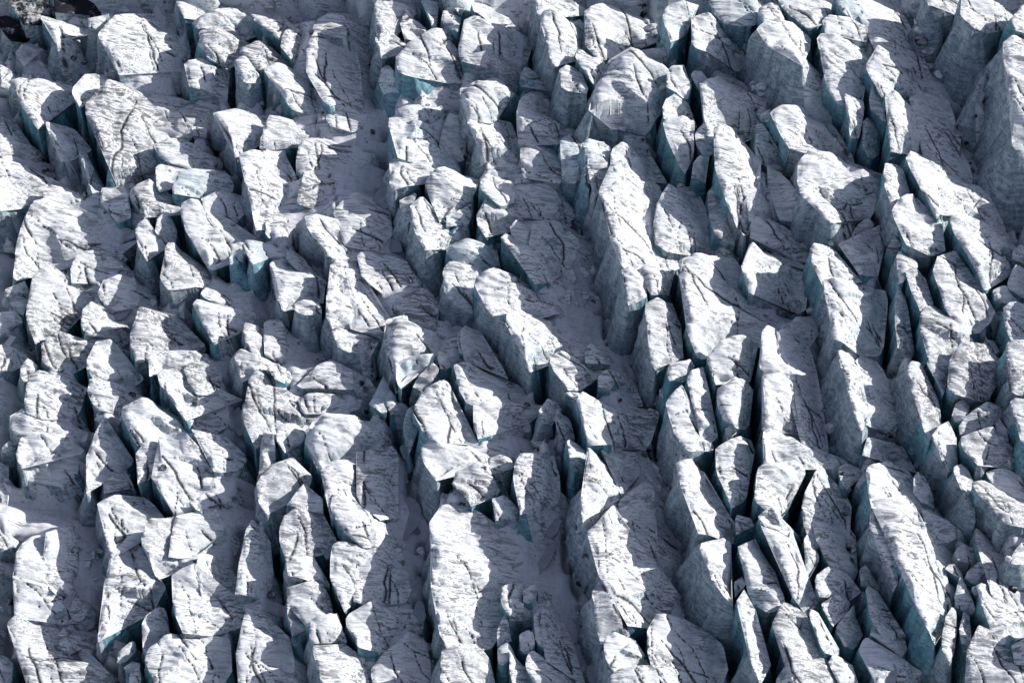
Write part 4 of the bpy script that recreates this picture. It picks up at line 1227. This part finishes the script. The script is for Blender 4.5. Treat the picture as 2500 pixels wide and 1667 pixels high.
def blur(A_, ax, k_):
    cs = np.cumsum(np.insert(np.pad(A_, [(k_, k_) if a_ == ax else (0, 0) for a_ in (0, 1)], mode='edge'), 0, 0, axis=ax), axis=ax)
    w_ = 2 * k_ + 1
    return (np.take(cs, range(w_, cs.shape[ax]), axis=ax) - np.take(cs, range(0, cs.shape[ax] - w_), axis=ax)) / w_


# between the blocks the ice slopes from the foot of one down to the cliff of the next
HM = np.zeros(len(GP))
RM = np.zeros(len(GP), bool)
for s in ALLS:
    m = np.nonzero((GP[:, 0] > s.box[0]) & (GP[:, 0] < s.box[2]) & (GP[:, 1] > s.box[1]) & (GP[:, 1] < s.box[3]))[0]
    if len(m):
        m = m[inside(GP[m], s.R0)]
    if len(m):
        dc, h1 = poly_dist(GP[m], s.Cw[:, :2], s.Cw[:, 2])
        df, h2 = poly_dist(GP[m], s.Fw[:, :2], s.Fw[:, 2])
        hz = np.maximum(h2 + (h1 - h2) * (1 - dc / (dc + df + 1e-6)), 0.05)
        up = hz > HM[m]
        RM[m[up]] = 'm' in s.flags
        HM[m] = np.maximum(HM[m], hz)
HM, RM = HM.reshape(GX.shape), RM.reshape(GX.shape)
ins = HM > 0
cols = np.broadcast_to(np.arange(GX.shape[1]), GX.shape)
li = np.maximum.accumulate(np.where(ins, cols, -1), axis=1)
ri = np.minimum.accumulate(np.where(ins, cols, 10 ** 6)[:, ::-1], axis=1)[:, ::-1]
rowi = np.arange(GX.shape[0])[:, None]
okl, okr = li >= 0, ri < 10 ** 6
lc, rc = np.clip(li, 0, GX.shape[1] - 1), np.clip(ri, 0, GX.shape[1] - 1)
dl = np.where(okl, GX - gx[lc], 30.0)
dr = np.where(okr, gx[rc] - GX, 30.0)
hl = np.where(okl, 0.86 * HM[rowi, lc], 0.0)
hr = np.where(okr & RM[rowi, rc], 0.8 * HM[rowi, rc], -2.6)
tt = dl / (dl + dr + 1e-6)
zf = hl + (hr - hl) * np.clip(tt, 0, 1) ** 0.85
zf = np.where((dl + dr > 14) & ~ins, np.maximum(zf * 0 + hr, hl - 0.42 * dl), zf)
rows_ = np.broadcast_to(np.arange(GX.shape[0])[:, None], GX.shape)
bi = np.maximum.accumulate(np.where(ins & ~RM, rows_, -1), axis=0)
ti = np.minimum.accumulate(np.where(ins & ~RM, rows_, 10 ** 6)[::-1], axis=0)[::-1]
okb, okt = bi >= 0, ti < 10 ** 6
bc, tc = np.clip(bi, 0, GX.shape[0] - 1), np.clip(ti, 0, GX.shape[0] - 1)
du = np.where(okb, GY - gy[bc], 30.0) + np.where(okt, gy[tc] - GY, 30.0)
saddle = 0.93 * np.minimum(HM[bc, cols], HM[tc, cols]) * sstep(9.0, 3.5, du)
along = sstep(7.0, 4.0, du) * sstep(1.0, 1.6, (dl + dr) / np.maximum(du, 0.3))
zf = np.where(ins, zf, np.maximum(zf, saddle * along + zf * (1 - along)))
slot = np.where(ins, 0, sstep(4.4, 2.4, dl + dr) * (1 - along) * okl * okr * ~RM[rowi, lc] * ~RM[rowi, rc])
slot = blur(slot, 0, 1)
zf = np.where(ins, 0.58 * HM, zf)


zf = blur(blur(blur(zf, 0, 3), 0, 2), 1, 1)
EN = np.maximum(zf, 0).ravel()
GZ = 0.5 * GZ + zf.ravel() + (0.35 + 0.65 * sstep(0.2, 1.6, EN)) * (relief(GP[:, 0], GP[:, 1], 1.0, 955) - 0.42 * np.abs(fbm2(GP[:, 0] * 0.42, GP[:, 1] * 0.30, 3, 961)) + 0.22 * np.round(2.2 * noise2(GP[:, 0] * 0.5, GP[:, 1] * 0.16, 967)) / 2.2)
GZ = GZ - (6.0 + 0.9 * EN) * slot.ravel()
GZ = GZ - 3.2 * moat * sstep(-0.05, 0.35, fbm2(GP[:, 0] * 0.22, GP[:, 1] * 0.3, 3, 977))
nx, ny = len(gx), len(gy)
ii = (np.arange(ny - 1)[:, None] * nx + np.arange(nx - 1)[None, :]).ravel()
FG = np.stack([ii, ii + 1, ii + nx + 1, ii + nx], 1)
ground = link('glacier_ground', make_mesh('glacier_ground', np.column_stack([GX.ravel(), GY.ravel(), GZ]), FG, GROUND, {'rough': sstep(0.1, 1.5, EN)}))
tag(ground, 'snow covered glacier floor between the seracs', kind='structure')

for i, s in enumerate(SER):
    build_serac(s, i)

VV, FF, CK, nv = [], [], [], 0
for i, o in enumerate(FILL):
    T, RV, RC, RF, runs = shape_serac(o, 600 + i, 0.75)
    for V, F, c in (T, (RV, RF, RC)):
        if F.shape[1] == 4:
            F = np.vstack([F[:, :3], F[:, [0, 2, 3]]])
        VV.append(V); FF.append(F + nv); CK.append(c); nv += len(V)
tag(link('icefall_beyond', make_mesh('icefall_beyond', np.vstack(VV), np.vstack(FF), TOPS[(0, 0, 0)], {'dirt': np.concatenate(CK)})),
    'broken ice of the icefall going on beyond the picture edges', kind='stuff')

# broken ice and grit along the feet of the cliffs: far too many pieces to count
rr_ = np.random.default_rng(5)
zz_ = GZ.reshape(GX.shape)
wgt = np.where(ins, 0, sstep(0.5, 0.95, tt) * sstep(14, 4, dl + dr) + 0.10 * sstep(0.1, 0.4, fbm2(GX * 0.25, GY * 0.2, 3, 31)))
wgt *= sstep(-0.2, 0.5, fbm2(GX * 0.18, GY * 0.14, 3, 37)) * (np.abs(GX) < 76) * (GY > -60) * (GY < 88)
pk = rr_.choice(wgt.size, 5200, p=(wgt / wgt.sum()).ravel())
box = np.array([[-1, -1, -1], [1, -1, -1], [1, 1, -1], [-1, 1, -1], [-1, -1, 1], [1, -1, 1], [1, 1, 1], [-1, 1, 1]], float)
bf = np.array([[0, 3, 2, 1], [4, 5, 6, 7], [0, 1, 5, 4], [1, 2, 6, 5], [2, 3, 7, 6], [3, 0, 4, 7]])
RV_, RF_ = [], []
for q, k in enumerate(pk):
    r = 0.07 + 0.30 * rr_.random() ** 3
    a = rr_.uniform(0, 6.28)
    b = box * rr_.uniform(0.45, 1.0, (8, 3)) * np.array([1.2, 0.8, 0.7]) * r
    b = b @ np.array([[math.cos(a), -math.sin(a), 0.25], [math.sin(a), math.cos(a), -0.2], [-0.2, 0.25, 1]])
    RV_.append(b + np.array([GX.ravel()[k] + rr_.uniform(-0.25, 0.25), GY.ravel()[k] + rr_.uniform(-0.25, 0.25), GZ[k] + 0.12 * r]))
    RF_.append(bf + 8 * q)
rub = make_mesh('ice_rubble', np.vstack(RV_), np.vstack(RF_), RUB)
rub.polygons.foreach_set('use_smooth', np.zeros(len(rub.polygons), bool))
tag(link('ice_rubble', rub), 'scattered broken ice and dark grit along the cliff feet', kind='stuff')
wg2 = np.where(ins, 0, sstep(0.05, 0.3, fbm2(GX * 0.12, GY * 0.09, 3, 53))) * (np.abs(GX) < 76) * (GY > -60) * (GY < 88) * sstep(1.0, 2.0, np.minimum(dl, dr) + 0.6)
pk = rr_.choice(wg2.size, 1300, p=(wg2 / wg2.sum()).ravel())
RV_, RF_ = [], []
for q, k in enumerate(pk):
    r = 0.22 + 0.75 * rr_.random() ** 2.2
    a = rr_.normal(-1.2, 0.5)
    b = box * rr_.uniform(0.4, 1.0, (8, 3)) * np.array([1.7, 0.75, 0.65]) * r
    b[4:, :2] *= 0.72
    t1, t2 = rr_.normal(0.25, 0.2), rr_.normal(0, 0.2)
    b[:, 2] += b[:, 1] * t1 + b[:, 0] * t2
    b = b @ np.array([[math.cos(a), math.sin(a), 0], [-math.sin(a), math.cos(a), 0], [0, 0, 1]])
    RV_.append(b + np.array([GX.ravel()[k], GY.ravel()[k], GZ[k] + 0.05 * r]))
    RF_.append(bf + 8 * q)
stp = make_mesh('broken_ice', np.vstack(RV_), np.vstack(RF_), TOPS[(0, 0, 2)])
stp.polygons.foreach_set('use_smooth', np.zeros(len(stp.polygons), bool))
tag(link('broken_ice', stp), 'countless half buried broken ice steps on the shaded slopes', kind='stuff')
# ------------------------------------------------------------------ meltwater and loose ice, resting on what is there
bpy.context.view_layer.update()
DG = bpy.context.evaluated_depsgraph_get()


def drop(px, py):
    """where the line of sight of a photo pixel meets the ice"""
    p = at(px, py, 0.0)
    d = p - CAM
    ok, loc, *_ = scene.ray_cast(DG, Vector(CAM), Vector(d / np.linalg.norm(d)))
    return np.array(loc) if ok else p


POOLS = """
F g 1210,580 1260,640 1280,740 1180,730 1100,715
F g 1150,150 1190,250 1180,370 1100,340 1040,270
E g 870,1270 960,1210 1100,1165 1060,1220 920,1300
I g 1870,700 1930,680 1950,630 2000,780 2025,870 1950,880 1890,780
N g 1290,50 1380,50 1450,170 1400,290 1340,370 1280,410 1190,330
N g 650,430 740,385 700,520 660,570 635,500
N g 1420,880 1480,960 1450,1080 1350,1100 1340,1020
O g 400,300 480,230 560,210 580,260 500,380 440,350
O g 480,400 530,430 460,580 400,680 300,740 250,750 360,660 420,540
O g 780,1440 860,1430 920,1568 800,1568
M g 500,930 560,860 640,800 620,840 520,1000 440,1050 440,1020
P g 1230,1420 1290,1400 1310,1500 1250,1600 1215,1600
J g 1260,970 1310,960 1370,1060 1310,1100
"""
CHUNKS = """
D 1420,130,.8,g 1470,190,.6,w 1490,270,.9,w 1510,350,1.1,d 1560,430,1,w 1590,560,.9,w 1650,620,.8,w 1440,60,.5,g 1815,1050,.5,d 1855,1180,.7,d 1945,960,.4,d 1965,1480,.9,g 1830,990,.35,d 1900,1330,.5,d 1925,1400,.5,d 2080,1400,.4,d 190,720,.9,w 130,700,.8,w 230,960,.9,w
C 1240,120,.6,d 1270,180,.7,d 1300,240,.8,w 1345,295,1,g 1380,330,.7,g 1250,60,.5,d 1220,40,.6,d 2150,720,.9,w 2210,770,.7,w 250,690,.6,b 320,690,.7,b
H 420,110,.5,d 510,260,.6,d 1170,160,.5,b 1150,250,.6,b 570,1150,.8,g 610,1210,.9,w 760,660,.5,w 2000,270,.4,d 2200,730,.8,g
K 1390,1230,.7,d 1410,1290,.6,d 1310,690,.6,w 1285,640,.5,g 1285,1010,.5,d 290,830,.9,w 370,950,.8,w 1050,600,.35,d 290,640,.5,d
L 745,1060,.5,g 785,1010,.8,b 855,1190,.5,d 905,1330,.5,d 930,1390,.6,d 895,1480,.5,g 1250,880,.8,d 1310,960,.5,d 715,680,.45,d 765,820,.9,w 1440,1010,.8,b 1480,1130,.6,g 1600,1340,.5,d
N 1290,440,.5,w 1400,330,.6,g 1440,500,.8,w 1560,1400,.4,d 215,840,.8,d 190,780,.6,d 1290,590,.4,d
O 690,290,.6,d 720,340,.5,d 740,450,.6,w 760,520,.6,d 700,690,.6,g 720,760,.5,d 720,1010,.5,d 740,1100,.4,d 690,1060,.5,g 1440,390,.5,d
P 935,560,.4,d 965,585,.35,d 2255,800,.6,d 2230,560,.6,w 880,180,.5,d 930,470,.9,d 1940,820,.7,w 2230,1240,.9,b
J 985,690,.7,d 945,460,.5,d 975,510,.45,d 2170,480,.6,d 640,660,.4,d
F 1840,370,.4,d 1340,950,.6,d 635,980,.6,d 1640,520,.7,b 1720,540,.6,b 1760,510,.5,b 1690,575,.6,b 2050,700,.9,b
E 685,270,.8,d 1910,500,.5,d 1250,960,.5,d
I 1340,1150,.5,d 500,350,.4,d 1080,560,.6,d 1900,360,.4,g 1660,190,.6,d
A 600,480,.6,d 690,520,.5,d 660,640,.5,d 400,1330,.6,d 380,1270,.5,d 230,240,.5,d 90,260,.7,d
B 1040,1090,.5,d 1800,1290,.5,d 1780,1230,.4,d 1830,1340,.6,d
"""
TILE = {c: ((i % 4) * 600, (i // 4) * 400) for i, c in enumerate('ABCDEFGHIJKLMNOP')}
WET = []
for ln in POOLS.strip().splitlines():
    t, kind, *pp = ln.split()
    P = np.array([[float(v) for v in w.split(',')] for w in pp]) * K + np.array(TILE[t])
    c = P.mean(0)
    zs = sorted(drop(*(c + (q - c) * f))[2] for q in P for f in (0.35, 0.8))
    z = zs[int(len(zs) * 0.6)]
    R = np.array([at(*q, z)[:2] for q in P])
    if 0.5 * np.sum(R[:, 0] * np.roll(R[:, 1], -1) - np.roll(R[:, 0], -1) * R[:, 1]) < 0:
        R = R[::-1]
    R = resample(chaikin(chaikin(R)), 0.18)
    R = R + np.stack([fbm2(R[:, 0] * 0.9, R[:, 1] * 0.9, 3, 71), fbm2(R[:, 0] * 0.9 + 9, R[:, 1] * 0.9, 3, 72)], 1) * 0.22
    WET.append((R, z, kind))
for R, z, kind in WET:
    n = len(R)
    res = delaunay_2d_cdt([Vector(p) for p in R.tolist()], [], [list(range(n))], 1, 1e-5, False)
    V2 = np.array([(v[0], v[1]) for v in res[0]])
    V = np.vstack([np.column_stack([V2, np.full(len(V2), z + 0.05)]),
                   np.column_stack([R, np.full(n, z + 0.05)]), np.column_stack([R + 0.0, np.full(n, z - 0.5)])])
    m = len(V2)
    a = np.arange(n); b = (a + 1) % n
    F = np.vstack([np.array(res[2], np.int32), np.stack([m + a, m + n + a, m + n + b], 1), np.stack([m + a, m + n + b, m + b], 1)])
    tag(link('meltwater_pool', make_mesh('meltwater_pool', V, F, POOL_TEAL if kind == 't' else POOL_GREY)), kind='structure')

CH = []
cr_ = np.random.default_rng(21)
CMAT = {'d': TOPS[(2, 0, 0)], 'w': TOPS[(0, 0, 1)], 'b': WALLS[(1, 0)], 'g': WALLS[(0, 1)]}
import bmesh
for ln in CHUNKS.strip().splitlines():
    t, *pp = ln.split()
    for w in pp:
        x, y, r, kd = w.split(',')
        px, py = float(x) * K + TILE[t][0], float(y) * K + TILE[t][1]
        loc = drop(px, py)
        r = float(r)
        bm = bmesh.new()
        for _ in range(18):
            v = cr_.normal(size=3)
            v /= np.abs(v).max() ** 0.6 * np.linalg.norm(v) ** 0.4
            bm.verts.new(v * r * np.array([1.0, 0.8, 0.6]) * cr_.uniform(0.75, 1.0))
        hull = bmesh.ops.convex_hull(bm, input=bm.verts)
        bmesh.ops.delete(bm, geom=list({g for g in hull['geom_unused'] + hull['geom_interior'] if isinstance(g, bmesh.types.BMVert)}), context='VERTS')
        bmesh.ops.bevel(bm, geom=list(bm.edges), offset=r * 0.06, segments=1, affect='EDGES')
        me = bpy.data.meshes.new('ice_chunk')
        bm.to_mesh(me); bm.free()
        me.materials.append(CMAT[kd])
        o = link('ice_chunk', me)
        o.location = loc + np.array([0, 0, r * 0.28])
        o.rotation_euler = (cr_.uniform(-0.4, 0.4), cr_.uniform(-0.4, 0.4), cr_.uniform(0, 6.28))
        CH.append((o, px, py, r, kd))

# ------------------------------------------------------------------ labels
ROWS = ['top edge', 'upper part', 'upper middle', 'middle', 'lower middle', 'lower part', 'bottom edge']
COLS = ['far left', 'left', 'centre left', 'just left of centre', 'just right of centre', 'centre right', 'right', 'far right']
ORD = ['first', 'second', 'third', 'fourth', 'fifth', 'sixth', 'seventh', 'eighth', 'ninth', 'tenth', 'eleventh', 'twelfth',
       'thirteenth', 'fourteenth', 'fifteenth']


def cell(px, py):
    return (int(np.clip(py / 1667 * 7, 0, 6)), int(np.clip(px / 2500 * 8, 0, 7)))


groups = {}
for s in SER:
    nm = 'slope' if 'm' in s.flags else 'serac'
    groups.setdefault((nm,) + cell(*s.pc), []).append((s.pc[0], s.root, s))
for o, px, py, r, kd in CH:
    groups.setdefault(('chunk',) + cell(px, py), []).append((px, o, (r, kd)))
for (nm, r_, c_), lst in groups.items():
    lst.sort(key=lambda q: q[0])
    for k, (x, o, s) in enumerate(lst):
        where = ROWS[r_] + ' ' + COLS[c_]
        pos = (ORD[k] + ' from left there') if len(lst) > 1 else 'only one there'
        if nm == 'chunk':
            col = {'d': 'dirt blackened', 'w': 'snowy white', 'b': 'blue', 'g': 'grey'}[s[1]]
            tag(o, f'small loose {col} ice chunk, {where}, {pos}', 'ice chunk', 'loose ice chunks fallen between the seracs')
            continue
        if s.words:
            lab = s.words
        elif nm == 'slope':
            lab = f"{'broad' if s.size > 7 else 'small'} shaded snowy ice slope, {where}, {pos}"
        else:
            w = np.hypot(*(s.f[:, :2].mean(0) - s.c[:, :2].mean(0)))
            L = np.hypot(*(s.c[-1, :2] - s.c[0, :2]))
            shp = 'rounded' if 'r' in s.flags else ('long narrow' if L > 2.0 * w else ('long' if L > 1.3 * w else 'blocky'))
            big = 'large' if s.size > 8 else ('small' if s.size < 3.4 else '')
            col = 'black dirty' if 'dd' in s.flags else ('dirt speckled' if 'd' in s.flags else ('bluish' if 'b' in s.flags else 'white'))
            lab = ' '.join(f'{big} {shp} {col} serac, {where}, {pos}'.split())
        if nm == 'slope':
            tag(o, lab, 'ice slope', 'gentle snowy ice slopes between the seracs')
        else:
            tag(o, lab, 'serac', 'seracs of the icefall')
